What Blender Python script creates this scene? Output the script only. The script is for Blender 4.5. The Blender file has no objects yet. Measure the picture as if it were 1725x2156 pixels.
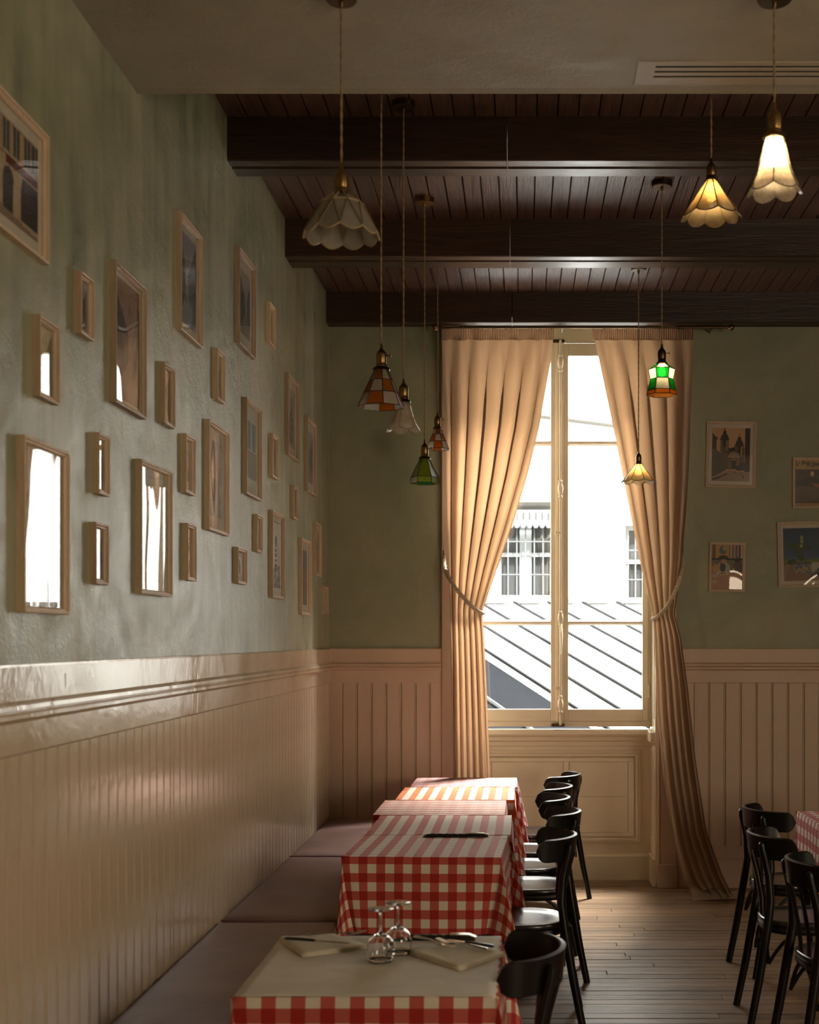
import bpy, math, random
import numpy as np
from mathutils import Vector, Matrix
PI = math.pi
random.seed(7)
scene = bpy.context.scene
COL = scene.collection

# ------------------------------------------------------------------ camera, light, exposure
F, VX, VY, H = 2800.0, 1100.0, 1345.0, 1.70      # focal length in pixels, vanishing point, eye height
D = 9.10                                         # distance of the back wall
XL = -1.323                                      # left wall plane
cam = bpy.data.cameras.new('camera')
cam.sensor_fit = 'AUTO'; cam.sensor_width = 36
cam.lens = 36 * F / 2156
cam.shift_x = -(VX - 862.5) / 2156
cam.shift_y = (VY - 1078) / 2156
cam.clip_end = 200
cam.dof.use_dof = True
cam.dof.focus_distance = 7.2
cam.dof.aperture_fstop = 4.2
camo = bpy.data.objects.new('camera', cam); COL.objects.link(camo)
camo.location = (0, 0, H); camo.rotation_euler = (PI/2, 0, 0)
scene.camera = camo

world = bpy.data.worlds.new('overcast_sky'); scene.world = world
world.use_nodes = True
bg = world.node_tree.nodes['Background']
bg.inputs[0].default_value = (0.93, 0.97, 1.0, 1); bg.inputs[1].default_value = 5.5

def lamp(name, kind, loc, rot, energy, color=(1, 1, 1), size=1, size_y=None, portal=False, angle=None):
    l = bpy.data.lights.new(name, kind); l.energy = energy; l.color = color
    if kind == 'AREA':
        l.shape = 'RECTANGLE'; l.size = size; l.size_y = size_y or size
        if portal: l.cycles.is_portal = True
    if angle: l.angle = angle
    o = bpy.data.objects.new(name, l); COL.objects.link(o)
    o.location = loc; o.rotation_euler = rot
    return o
# sun over our own roof onto the courtyard facade
s = lamp('sun', 'SUN', (0, 0, 12), (0, 0, 0), 17.0, (1, .985, .96), angle=.03)
s.rotation_euler = Vector((.25, .62, -.74)).to_track_quat('-Z', 'Y').to_euler()
lamp('window_portal', 'AREA', (.265, 9.50, 2.40), (-PI/2, 0, 0), 1, size=1.3, size_y=2.75, portal=True)
# area light added above the courtyard to brighten the far tables and the room
lamp('courtyard_added_light', 'AREA', (1.75, 11.4, 7.1), Vector((-.5, -.85, -1.55)).to_track_quat('-Z', 'Y').to_euler(), 4800, (1, .96, .90), 2.0, 1.4)
# window daylight from behind the viewer, plus a fill light added at the right
lamp('front_window_daylight', 'AREA', (3.6, -1.27, 1.75), (PI/2, 0, 0), 100, (1, .80, .58), 1.3, 1.62)
lamp('side_fill_light', 'AREA', (4.37, 3.2, 2.3), (0, PI/2, 0), 30, (1, .82, .60), 2.4, 1.4)

scene.view_settings.view_transform = 'Standard'
scene.view_settings.look = 'None'
scene.view_settings.gamma = 1.0
scene.view_settings.use_curve_mapping = False
scene.view_settings.exposure = 0.13
cy = scene.cycles
cy.use_denoising = True
cy.max_bounces = 8; cy.diffuse_bounces = 4; cy.glossy_bounces = 4; cy.transmission_bounces = 8; cy.transparent_max_bounces = 24
cy.caustics_reflective = False; cy.caustics_refractive = False
cy.sample_clamp_indirect = 6.0
cy.use_adaptive_sampling = True; cy.adaptive_threshold = .05
try: cy.use_light_tree = True
except Exception: pass

def W(px, py, Y):
    return Vector(((px - VX) * Y / F, Y, H + (VY - py) * Y / F))
def lerp(a, b, t): return a + (b - a) * t
def interp(tab, y):
    if y <= tab[0][0]: return tab[0][1]
    for (a, b), (c, d) in zip(tab, tab[1:]):
        if y <= c: return lerp(b, d, (y - a) / (c - a))
    return tab[-1][1]

# ------------------------------------------------------------------ materials
class NT:
    def __init__(s, name):
        s.m = bpy.data.materials.new(name); s.m.use_nodes = True
        s.t = s.m.node_tree; s.n = s.t.nodes; s.l = s.t.links
        s.n.clear(); s.out = s.n.new('ShaderNodeOutputMaterial')
    def node(s, typ, ins=None, **kw):
        n = s.n.new('ShaderNode' + typ)
        for k, v in kw.items(): setattr(n, k, v)
        for k, v in (ins or {}).items():
            if isinstance(v, bpy.types.NodeSocket): s.l.new(v, n.inputs[k])
            else: n.inputs[k].default_value = v
        return n
    def link(s, a, b): s.l.new(a, b)
    def done(s, shader): s.l.new(shader, s.out.inputs[0]); return s.m
    def coord(s, which='Object', scale=(1, 1, 1), rot=(0, 0, 0)):
        c = s.node('TexCoord')
        mp = s.node('Mapping', {0: c.outputs[which], 'Scale': scale, 'Rotation': rot})
        return mp.outputs[0]
    def noise(s, vec, scale=5, detail=4, rough=.55, dist=0):
        return s.node('TexNoise', {'Vector': vec, 'Scale': scale, 'Detail': detail, 'Roughness': rough, 'Distortion': dist}).outputs[0]
    def ramp(s, fac, stops, interp='LINEAR'):
        r = s.node('ValToRGB', {0: fac}); cr = r.color_ramp; cr.interpolation = interp
        while len(cr.elements) < len(stops): cr.elements.new(.5)
        for e, (p, c) in zip(cr.elements, stops):
            e.position = p; e.color = (*c, 1) if len(c) == 3 else c
        return r.outputs[0]
    def mix(s, fac, a, b, mode='MIX'):
        n = s.node('MixRGB', blend_type=mode)
        for i, v in enumerate((fac, a, b)):
            if isinstance(v, bpy.types.NodeSocket): s.l.new(v, n.inputs[i])
            else: n.inputs[i].default_value = v if i == 0 else (*v, 1)
        return n.outputs[0]
    def math(s, op, a, b=0.0, c=0.0):
        n = s.node('Math', operation=op)
        for i, v in enumerate((a, b, c)):
            if isinstance(v, bpy.types.NodeSocket): s.l.new(v, n.inputs[i])
            else: n.inputs[i].default_value = v
        return n.outputs[0]
    def schlick(s, f0, normal=None):
        g = s.node('NewGeometry')
        d = s.node('VectorMath', {0: normal if normal else g.outputs['Normal'], 1: g.outputs['Incoming']}, operation='DOT_PRODUCT').outputs['Value']
        k = s.math('POWER', s.math('SUBTRACT', 1.0, s.math('MINIMUM', s.math('ABSOLUTE', d), 1.0)), 5.0)
        return s.math('ADD', f0, s.math('MULTIPLY', k, 1-f0))
    def bump(s, h, strength=.2, dist=.01):
        return s.node('Bump', {'Height': h, 'Strength': strength, 'Distance': dist}).outputs[0]
    def pbr(s, color, rough=.5, metal=0, normal=None, spec=None, coat=None, extra=None):
        p = s.node('BsdfPrincipled')
        for k, v in (('Base Color', color), ('Roughness', rough), ('Metallic', metal), ('Normal', normal),
                     ('Specular IOR Level', spec), ('Coat Weight', coat), *((extra or {}).items())):
            if v is None: continue
            if isinstance(v, bpy.types.NodeSocket): s.l.new(v, p.inputs[k])
            elif k == 'Base Color': p.inputs[k].default_value = (*v, 1)
            else: p.inputs[k].default_value = v
        return p.outputs[0]

MATS = {}
def plaster(name, stops, big=1.1, bumps=.25, streak=None, rough=.5):
    t = NT(name); c = t.coord()
    n1 = t.noise(c, big, 6, .6, .6)
    n2 = t.noise(c, big * 7, 5, .6)
    f = t.math('ADD', t.math('MULTIPLY', n1, .72), t.math('MULTIPLY', n2, .28))
    if streak:
        n3 = t.noise(t.coord(scale=(9, 9, .7)), 1.0, 4, .6)
        f = t.math('ADD', t.math('MULTIPLY', f, .65), t.math('MULTIPLY', n3, .35))
    col = t.ramp(f, stops)
    h = t.math('ADD', t.noise(c, 9, 5, .6), t.math('MULTIPLY', t.noise(c, 90, 3, .6), .25))
    rr = t.node('MapRange', {0: n2, 1: .3, 2: .7, 3: rough - .08, 4: rough + .12}).outputs[0]
    return t.done(t.pbr(col, rr, normal=t.bump(h, bumps, .012), spec=.5))
M_green = plaster('mottled_green_plaster', [(.38, (.21, .225, .145)), (.47, (.305, .31, .205)), (.55, (.385, .38, .26)), (.64, (.48, .45, .32))], streak=True, rough=.36, bumps=.5)
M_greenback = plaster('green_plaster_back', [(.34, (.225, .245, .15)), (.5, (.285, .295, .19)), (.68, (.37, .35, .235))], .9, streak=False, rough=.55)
M_ceil = plaster('ceiling_plaster', [(.34, (.30, .275, .21)), (.5, (.39, .36, .28)), (.66, (.48, .445, .35))], .8, .35, rough=.6)

def paint(name, col, rough=.28, bumps=.12, var=.12, fine=30):
    t = NT(name); c = t.coord()
    n = t.noise(c, 2.2, 5, .6)
    dark = tuple(x * (1 - var) for x in col)
    cc = t.ramp(n, [(.35, dark), (.62, col)])
    chip = t.noise(c, 14, 6, .75)
    cc = t.mix(t.ramp(chip, [(.70, (0, 0, 0)), (.74, (.7, .7, .7))]), cc, tuple(x * .62 for x in col))
    h = t.math('ADD', t.math('MULTIPLY', t.noise(c, 3.5, 4, .6), 1.6), t.math('MULTIPLY', t.noise(c, fine, 4, .6), .35))
    pit = t.ramp(t.noise(t.coord(scale=(1, 1, .5)), 22, 2, .5), [(.70, (0, 0, 0)), (.78, (1, 1, 1))])
    h = t.math('SUBTRACT', h, t.math('MULTIPLY', pit, .5))
    rr = t.node('MapRange', {0: n, 1: .3, 2: .7, 3: rough - .05, 4: rough + .10}).outputs[0]
    return t.done(t.pbr(cc, rr, normal=t.bump(h, bumps, .012), spec=.55))
M_cream = paint('cream_gloss_paint', (.63, .51, .37), .15, .20)
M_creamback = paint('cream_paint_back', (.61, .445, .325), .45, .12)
M_winpaint = paint('cream_window_paint', (.74, .64, .47), .4, .14)

def wood(name, dark, light, axis='X', rough=.4, scale=1.0, bumps=.3, spec=.5, rings=14, vary=(.72, 1.2)):
    t = NT(name)
    sc = {'X': (1.2, 16, 16), 'Y': (16, 1.2, 16), 'Z': (16, 16, 1.2)}[axis]
    oi = t.node('ObjectInfo').outputs['Random']
    c0 = t.node('TexCoord').outputs['Object']
    off = t.node('CombineXYZ', {0: t.math('MULTIPLY', oi, 31), 1: t.math('MULTIPLY', oi, 17), 2: t.math('MULTIPLY', oi, 7)}).outputs[0]
    v = t.node('VectorMath', {0: c0, 1: off}, operation='ADD').outputs[0]
    c = t.node('Mapping', {0: v, 'Scale': tuple(x * scale for x in sc)}).outputs[0]
    n = t.noise(c, 1.6, 6, .65, 1.2)
    n2 = t.noise(c, 7, 4, .7)
    f = t.math('ADD', t.math('MULTIPLY', n, .6), t.math('MULTIPLY', n2, .4))
    col = t.ramp(f, [(.34, dark), (.66, light)])
    k = t.node('MapRange', {0: oi, 3: vary[0], 4: vary[1]}).outputs[0]
    col = t.mix(1.0, col, t.node('CombineXYZ', {0: k, 1: k, 2: k}).outputs[0], 'MULTIPLY')
    rr = t.node('MapRange', {0: f, 1: .3, 2: .7, 3: rough + .1, 4: rough - .05}).outputs[0]
    return t.done(t.pbr(col, rr, normal=t.bump(f, bumps, .006), spec=spec))
M_floor = wood('worn_floorboard', (.13, .075, .040), (.36, .225, .125), 'X', .38, 1, .35)
M_beam = wood('dark_beam_wood', (.022, .011, .006), (.07, .034, .018), 'X', .34, .8, .6, .5)
M_ceilboard = wood('dark_ceiling_board', (.075, .043, .033), (.19, .11, .085), 'Y', .36, .9, .8, .5, vary=(.9, 1.08))
M_frame = wood('pale_frame_wood', (.50, .36, .23), (.70, .54, .38), 'Z', .45, 2.5, .12)
M_seat = wood('black_seat_wood', (.010, .008, .008), (.024, .018, .016), 'Y', .18, 1, .05, .6)
M_pocket = wood('dark_base_wood', (.05, .03, .02), (.09, .055, .035), 'Y', .5)

def simple(name, col, rough=.5, metal=0, spec=.5, **kw):
    t = NT(name); n = t.noise(t.coord(), 12, 4, .6)
    cc = t.ramp(n, [(.3, tuple(x * .85 for x in col)), (.7, col)])
    return t.done(t.pbr(cc, rough, metal, spec=spec, normal=t.bump(n, .05, .003), **kw))
M_black = simple('black_lacquered_wood', (.0075, .006, .0055), .3, spec=.38)
M_brass = simple('aged_brass', (.29, .175, .07), .34, 1)
M_darkbrass = simple('dark_brass', (.12, .08, .04), .35, 1)
M_came = simple('lead_came', (.05, .035, .03), .45, .6)
M_goldcame = simple('brass_came', (.50, .38, .22), .5, .3)
M_steel = simple('polished_steel', (.70, .66, .60), .18, 1)
M_cord = simple('twisted_cord', (.33, .22, .12), .8)
M_rope = simple('cream_rope', (.62, .50, .36), .75)
M_paper = simple('white_paper', (.74, .69, .62), .7)
M_napkin = simple('ivory_paper_napkin', (.74, .67, .55), .8)
M_mat = simple('card_mat', (.66, .57, .49), .8)
M_plastic = simple('black_plastic', (.02, .02, .02), .25)
M_stucco = simple('white_stucco', (.80, .79, .77), .9)
M_cornice = simple('stone_cornice', (.11, .10, .085), .9)
M_zinc = simple('zinc_roofing', (.55, .56, .57), .6, 0)
M_seam = simple('shadow_toned_zinc_seam', (.022, .022, .023), .9, spec=.1)  # seam shadow put into the colour, far darker than the roof zinc
M_slate = simple('dark_slate_glazing', (.008, .009, .012), .7, spec=.04)
M_patch = simple('weathered_zinc', (.20, .20, .195), .8)
M_outframe = simple('outdoor_white_paint', (.25, .25, .25), .7)
M_outpane = simple('grey_outdoor_pane', (.022, .022, .024), .5)
M_outgrey = simple('pale_grey_metal', (.075, .078, .08), .7)
M_outcurtain = simple('outdoor_curtain', (.09, .08, .065), .9)
M_vent = simple('vent_paint', (.50, .44, .34), .5)
M_hole = simple('dark_recess', (.012, .010, .009), .9)
M_lamphole = M_hole

def cushion_mat():
    t = NT('mauve_leatherette'); c = t.coord()
    n = t.noise(c, 3, 5, .6); n2 = t.noise(t.coord(scale=(3, 30, 3)), 4, 4, .6)
    col = t.ramp(n, [(.3, (.15, .085, .078)), (.7, (.235, .145, .13))])
    return t.done(t.pbr(col, .42, normal=t.bump(t.math('ADD', n2, n), .18, .01), spec=.45))
M_cushion = cushion_mat()

def gingham(name, R, white=(.74, .67, .56)):
    t = NT(name)
    uv = t.node('UVMap').outputs[0]; sp = t.node('SeparateXYZ', {0: uv})
    at = t.node('Attribute', attribute_name='weight'); ws = t.node('SeparateXYZ', {0: at.outputs['Vector']})
    P = .0764
    def stripe(o):
        fr = t.math('FRACT', t.math('ADD', t.math('DIVIDE', o, P), 40.25))
        return t.node('MapRange', {0: t.math('ABSOLUTE', t.math('SUBTRACT', fr, .5)), 1: .245, 2: .255}).outputs[0]
    a = t.math('MULTIPLY', stripe(sp.outputs[0]), ws.outputs[0])
    b = t.math('MULTIPLY', stripe(sp.outputs[1]), ws.outputs[1])
    c = t.mix(1.0, t.mix(a, (1, 1, 1), R), t.mix(b, (1, 1, 1), R), 'MULTIPLY')
    c = t.mix(1.0, c, white, 'MULTIPLY')
    sc = t.node('Mapping', {0: uv, 'Scale': (1, 1, 1)}).outputs[0]
    w1 = t.noise(sc, 700, 2, .5); w2 = t.noise(sc, 5, 4, .6)
    c = t.mix(.18, c, t.ramp(w2, [(.3, (.6, .6, .6)), (.7, (1, 1, 1))]), 'MULTIPLY')
    h = t.math('ADD', t.math('MULTIPLY', w1, .06), w2)
    return t.done(t.pbr(c, .7, normal=t.bump(h, .35, .012), spec=.35, extra={'Sheen Weight': .15}))
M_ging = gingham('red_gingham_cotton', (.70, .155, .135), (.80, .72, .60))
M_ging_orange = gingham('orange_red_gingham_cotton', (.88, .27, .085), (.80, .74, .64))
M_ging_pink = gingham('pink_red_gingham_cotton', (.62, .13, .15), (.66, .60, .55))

def curtain_mat(name, col, trans, fac):
    t = NT(name)
    c = t.coord('Object'); w = t.noise(t.node('Mapping', {0: c, 'Scale': (60, 60, 900)}).outputs[0], 1, 3, .6)
    w2 = t.noise(t.node('Mapping', {0: c, 'Scale': (700, 700, 40)}).outputs[0], 1, 3, .6)
    f = t.math('ADD', t.math('MULTIPLY', w, .5), t.math('MULTIPLY', w2, .5))
    k = t.ramp(f, [(.3, (.86, .86, .86)), (.7, (1, 1, 1))])
    nb = t.bump(f, .25, .004)
    d = t.node('BsdfDiffuse', {'Color': t.mix(1, k, col, 'MULTIPLY'), 'Normal': nb}).outputs[0]
    tr = t.node('BsdfTranslucent', {'Color': t.mix(1, k, trans, 'MULTIPLY'), 'Normal': nb}).outputs[0]
    return t.done(t.node('MixShader', {0: fac, 1: d, 2: tr}).outputs[0])
M_curtain = curtain_mat('beige_linen_curtain', (.68, .53, .41), (.40, .235, .125), .45)

def pane_mat(name, ior=1.5, tint=(.98, .99, .98), rough=.0, wave=0.0, wscale=6, front_only=False):
    t = NT(name)
    nrm = None
    if wave:
        nrm = t.bump(t.noise(t.node('Mapping', {0: t.node('VectorMath', {0: t.node('TexCoord').outputs['Object'], 1: t.node('CombineXYZ', {0: t.math('MULTIPLY', t.node('ObjectInfo').outputs['Random'], 37)}).outputs[0]}, operation='ADD').outputs[0], 'Scale': (1.6, 1, .7)}).outputs[0], wscale, 0, .4), 1.0, wave)
    fr = t.schlick((.032 if front_only else ((ior-1)/(ior+1))**2), nrm)
    if front_only: fr = t.math('MULTIPLY', fr, t.math('SUBTRACT', 1.0, t.node('NewGeometry').outputs['Backfacing']))
    tr = t.node('BsdfTransparent', {0: (*tint, 1)}).outputs[0]
    gi = {'Color': (1, 1, 1, 1), 'Roughness': rough}
    if nrm: gi['Normal'] = nrm
    gl = t.node('BsdfGlossy', gi).outputs[0]
    return t.done(t.node('MixShader', {0: fr, 1: tr, 2: gl}).outputs[0])
M_pane = pane_mat('window_glass')
M_picglass = pane_mat('picture_glass', 1.62, wave=.0055, wscale=3.2, front_only=True)

def print_mat():
    t = NT('printed_picture')
    a = t.node('Attribute', attribute_name='ink')
    n = t.noise(t.coord(), 160, 3, .6)
    c = t.mix(1.0, a.outputs['Color'], (1.35, 1.3, 1.25), 'MULTIPLY')
    c = t.mix(.25, c, t.ramp(n, [(.3, (.6, .6, .6)), (.7, (1, 1, 1))]), 'MULTIPLY')
    return t.done(t.pbr(c, .6))
M_print = print_mat()
M_ink = simple('black_ink', (.03, .025, .02), .7)

def shade_glass(name, col, trans=.10, tex='hammer'):
    t = NT(name); c = t.coord()
    if tex == 'hammer': h = t.noise(c, 160, 3, .6)
    elif tex == 'rib':  h = t.noise(t.coord(scale=(1, 1, .03)), 170, 1, .5)
    else: h = t.noise(c, 25, 4, .6)
    nb = t.bump(h, .7, .004)
    cc = t.mix(1, t.ramp(h, [(.3, (.72, .72, .72)), (.7, (1, 1, 1))]), col, 'MULTIPLY')
    tl = t.node('BsdfTranslucent', {'Color': cc, 'Normal': nb}).outputs[0]
    df = t.node('BsdfDiffuse', {'Color': cc, 'Normal': nb}).outputs[0]
    tp = t.node('BsdfTransparent', {0: (*col, 1)}).outputs[0]
    gl = t.node('BsdfGlossy', {'Roughness': .15, 'Normal': nb}).outputs[0]
    a = t.node('MixShader', {0: .3, 1: tl, 2: df}).outputs[0]
    b = t.node('MixShader', {0: trans, 1: a, 2: tp}).outputs[0]
    fr = t.schlick(.045, nb)
    return t.done(t.node('MixShader', {0: fr, 1: b, 2: gl}).outputs[0])
G_amber = shade_glass('amber_glass', (.72, .30, .03), .3)
G_clear = shade_glass('textured_clear_glass', (.86, .82, .74), .3)
G_lime = shade_glass('lime_glass', (.50, .62, .04), .4)
G_palegreen = shade_glass('pale_green_glass', (.62, .66, .40), .4)
G_green = shade_glass('deep_green_glass', (.03, .36, .08), .3)
G_capiz = shade_glass('capiz_shell', (.66, .62, .54), .03, 'soft')
G_petal = shade_glass('warm_opal_glass', (.82, .66, .40), .12, 'soft')
G_rib = shade_glass('ribbed_glass', (.90, .82, .70), .25, 'rib')

def bulb_mat(name, col, st):
    t = NT(name); return t.done(t.node('Emission', {0: (*col, 1), 1: st}).outputs[0])
M_bulb = bulb_mat('lit_bulb', (1, .72, .38), 120)
M_bulb_bright = bulb_mat('bright_lit_bulb', (1, .74, .40), 190)
def glass_mat():
    t = NT('clear_drinking_glass')
    return t.done(t.pbr((1, 1, 1), .0, extra={'Transmission Weight': 1.0, 'IOR': 1.48}))
M_glass = glass_mat()

# ------------------------------------------------------------------ mesh helpers
class MB:
    def __init__(s): s.v = []; s.f = []; s.uv = None; s.w = None
    def add(s, vs, fs):
        o = len(s.v); s.v += [tuple(v) for v in vs]; s.f += [tuple(i + o for i in f) for f in fs]; return s
    def box(s, x0, x1, y0, y1, z0, z1):
        if x0 > x1: x0, x1 = x1, x0
        if y0 > y1: y0, y1 = y1, y0
        if z0 > z1: z0, z1 = z1, z0
        return s.add([(x0,y0,z0),(x1,y0,z0),(x1,y1,z0),(x0,y1,z0),(x0,y0,z1),(x1,y0,z1),(x1,y1,z1),(x0,y1,z1)],
                     [(0,3,2,1),(4,5,6,7),(0,1,5,4),(1,2,6,5),(2,3,7,6),(3,0,4,7)])
    def cbox(s, x0, x1, y0, y1, z0, z1, c=.003):
        """box with chamfered edges"""
        vs, idx = [], {}
        for i, (X, sx) in enumerate(((x0, 1), (x1, -1))):
            for j, (Yv, sy) in enumerate(((y0, 1), (y1, -1))):
                for k, (Z, sz) in enumerate(((z0, 1), (z1, -1))):
                    for a in range(3):
                        p = [X + sx*c, Yv + sy*c, Z + sz*c]; p[a] = (X, Yv, Z)[a]
                        idx[(i, j, k, a)] = len(vs); vs.append(p)
        g = lambda i, j, k, a: idx[(i, j, k, a)]
        fs = []
        for i in (0, 1):
            q = [g(i,0,0,0), g(i,1,0,0), g(i,1,1,0), g(i,0,1,0)]; fs.append(q if i else q[::-1])
            q = [g(0,i,0,1), g(1,i,0,1), g(1,i,1,1), g(0,i,1,1)]; fs.append(q if not i else q[::-1])
            q = [g(0,0,i,2), g(1,0,i,2), g(1,1,i,2), g(0,1,i,2)]; fs.append(q if i else q[::-1])
        for i in (0, 1):
            for j in (0, 1):
                fs.append([g(i,j,0,0), g(i,j,0,1), g(i,j,1,1), g(i,j,1,0)])
                fs.append([g(i,0,j,0), g(i,0,j,2), g(i,1,j,2), g(i,1,j,0)])
                fs.append([g(0,i,j,1), g(0,i,j,2), g(1,i,j,2), g(1,i,j,1)])
                for k in (0, 1): fs.append([g(i,j,k,0), g(i,j,k,1), g(i,j,k,2)])
        return s.add(vs, fs)
    def tube(s, pts, r, n=8, cap=True, flat=1.0):
        pts = [Vector(p) for p in pts]
        rs = r if isinstance(r, (list, tuple)) else [r] * len(pts)
        vs, up = [], None
        for i, p in enumerate(pts):
            d = (pts[min(i+1, len(pts)-1)] - pts[max(i-1, 0)]).normalized()
            if up is None: up = Vector((0, 0, 1)) if abs(d.z) < .9 else Vector((1, 0, 0))
            a = d.cross(up)
            if a.length < 1e-6: a = d.cross(Vector((0, 1, 0)))
            a.normalize(); b = a.cross(d).normalized(); up = b
            for k in range(n):
                t = 2*PI*k/n; vs.append(p + a*math.cos(t)*rs[i] + b*math.sin(t)*rs[i]*flat)
        fs = [(i*n+k, i*n+(k+1)%n, (i+1)*n+(k+1)%n, (i+1)*n+k) for i in range(len(pts)-1) for k in range(n)]
        if cap: fs += [tuple(range(n))[::-1], tuple((len(pts)-1)*n + k for k in range(n))]
        return s.add(vs, fs)
    def lathe(s, prof, n=24, c=(0, 0, 0), cap=False):
        vs = [(c[0]+r*math.cos(2*PI*k/n), c[1]+r*math.sin(2*PI*k/n), c[2]+z) for r, z in prof for k in range(n)]
        m = len(prof)
        fs = [(i*n+k, i*n+(k+1)%n, (i+1)*n+(k+1)%n, (i+1)*n+k) for i in range(m-1) for k in range(n)]
        if cap: fs += [tuple(range(n))[::-1], tuple((m-1)*n+k for k in range(n))]
        return s.add(vs, fs)
    def prism(s, poly, axis, a, b):
        """polygon (2d) extruded along an axis; for X: (y,z), Y: (x,z), Z: (x,y)"""
        def P(p, t): return {'X': (t, p[0], p[1]), 'Y': (p[0], t, p[1]), 'Z': (p[0], p[1], t)}[axis]
        n = len(poly)
        return s.add([P(p, a) for p in poly] + [P(p, b) for p in poly],
                     [tuple(range(n))[::-1], tuple(range(n, 2*n))] + [(i, (i+1)%n, n+(i+1)%n, n+i) for i in range(n)])
    def grid(s, fn, nu, nv):
        vs = [fn(i/nu, j/nv) for j in range(nv+1) for i in range(nu+1)]
        fs = [(j*(nu+1)+i, j*(nu+1)+i+1, (j+1)*(nu+1)+i+1, (j+1)*(nu+1)+i) for j in range(nv) for i in range(nu)]
        return s.add(vs, fs)
    def mesh(s, name, m, smooth=False):
        me = bpy.data.meshes.new(name); me.from_pydata([tuple(v) for v in s.v], [], s.f)
        if m: me.materials.append(m)
        if smooth:
            me.polygons.foreach_set('use_smooth', [True] * len(me.polygons))
            if smooth != 'all':
                me.update()
                try: me.set_sharp_from_angle(angle=math.radians(38))
                except Exception: pass
        me.update(); return me
    def build(s, name, m, parent=None, smooth=False, loc=None, fix=True):
        me = s.mesh(name, m, smooth)
        if fix:
            import bmesh
            bm = bmesh.new(); bm.from_mesh(me); bmesh.ops.recalc_face_normals(bm, faces=bm.faces); bm.to_mesh(me); bm.free()
        return link(name, me, parent, loc)
def link(name, data, parent=None, loc=None, rot=None):
    o = bpy.data.objects.new(name, data); COL.objects.link(o)
    if parent: o.parent = parent
    if loc is not None: o.location = loc
    if rot is not None: o.rotation_euler = rot
    return o
def thing(name, label, cat, loc=(0, 0, 0), rotz=0, group=None, kind=None):
    o = link(name, None, None, loc, (0, 0, rotz))
    o.empty_display_size = .05
    return tag(o, label, cat, group, kind)
def tag(o, label=None, cat=None, group=None, kind=None):
    if label: o['label'] = label
    if cat: o['category'] = cat
    if group: o['group'] = group
    if kind: o['kind'] = kind
    return o
def struct(o, label=None, cat=None):
    return tag(o, label, cat, kind='structure')
def copy_tree(o, parent=None):
    c = o.copy(); COL.objects.link(c); c.parent = parent
    for ch in o.children: copy_tree(ch, c)
    return c
def bevel(o, w=.003, seg=2):
    m = o.modifiers.new('bevel', 'BEVEL'); m.width = w; m.segments = seg; m.limit_method = 'ANGLE'; return o

# ================================================================== THE ROOM SHELL
XR, YF, ZC, ZL = 4.4, -1.3, 4.04, 3.574         # right wall, front wall, board ceiling, plaster ceiling
NX0, NX1, ND = -.395, .925, 9.407               # window niche
RAIL = 1.635
# floor: every board near the aisle is a part, the rest one joined part
fl = MB().box(XL-.1, XR+.1, YF-.1, ND+.1, -.06, -.022).build('floor', M_pocket)
struct(fl, 'worn brown floorboards running across the room', 'floor')
bw = .078
rest = MB(); y = YF; nplank = 0
while y < ND:
    x = XL - random.uniform(0, .9)
    while x < XR:
        L = random.choice((1.1, 1.5, 1.9, 2.3)); x1 = min(x + L, XR)
        xa = max(x, XL)
        if x1 - xa > .05:
            dz = random.uniform(-.0015, .0012)
            seen = y > 4.6 and x1 > .0 and xa < 2.5
            if seen and nplank < 290:
                MB().cbox(xa+.0012, x1-.0012, y+.0014, min(y+bw, ND)-.0014, -.022, dz, .0018).build('plank', M_floor, fl); nplank += 1
            else:
                rest.box(xa+.0012, x1-.0012, y+.0014, min(y+bw, ND)-.0014, -.022, dz)
        x = x1
    y += bw
tag(rest.build('planks_beyond', M_floor, fl), kind='stuff')

# walls
wl = struct(MB().box(XL-.15, XL, YF, D, 0, ZC+.1).build('wall_left', M_green), 'long left wall, mottled green plaster above cream boarding', 'wall')
mb = MB()
mb.box(XL-.15, NX0, D, D+.42, 0, ZC+.1)
mb.box(NX1, XR+.1, D, D+.42, 0, ZC+.1)
mb.box(NX0, NX1, ND, D+.42, 0, 1.05)
mb.box(NX0, NX1, D, D+.42, 3.90, ZC+.1)
wb = struct(mb.build('wall_back', M_greenback), 'end wall with the tall window, green plaster above cream boarding', 'wall')
struct(MB().box(XR, XR+.15, YF, D, 0, ZC+.1).build('wall_right', M_greenback), 'right wall', 'wall')
struct(MB().box(XL-.15, XR+.15, YF-.15, YF, 0, ZC+.1).build('wall_front', M_greenback), 'front wall behind the viewer', 'wall')

# ceiling: lower plaster part and the board ceiling with beams
CE = 4.575
mb = MB()
prof = [(YF, ZL), (CE-.05, ZL), (CE-.012, ZL-.004), (CE, ZL+.004), (CE+.004, ZL+.03), (CE+.004, ZC+.1), (YF, ZC+.1)]
mb.prism(prof, 'X', XL-.02, XR+.05)
struct(mb.build('trim_1', M_ceil), 'lowered plaster ceiling at the front of the room', 'ceiling')
ce = struct(MB().box(XL-.02, XR+.05, CE, ND+.1, ZC+.03, ZC+.12).build('ceiling', M_beam), 'dark board ceiling between beams', 'ceiling')
bwid, x = .0925, XL
pm = {}
while x < XR:
    x1 = min(x + bwid, XR)
    def bm_(x0, x1):
        return MB().prism([(x0+.001, ZC+.03), (x0+.001, ZC+.008), (x0+.004, ZC), (x1-.004, ZC), (x1-.001, ZC+.008), (x1-.001, ZC+.03)], 'Y', CE, D)
    if 'm' not in pm:
        pm['m'] = bm_(0, bwid).mesh('ceiling_board', M_ceilboard)
    if x1 - x > .09: link('ceiling_board', pm['m'], ce, (x, 0, 0))
    x = x1
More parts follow.
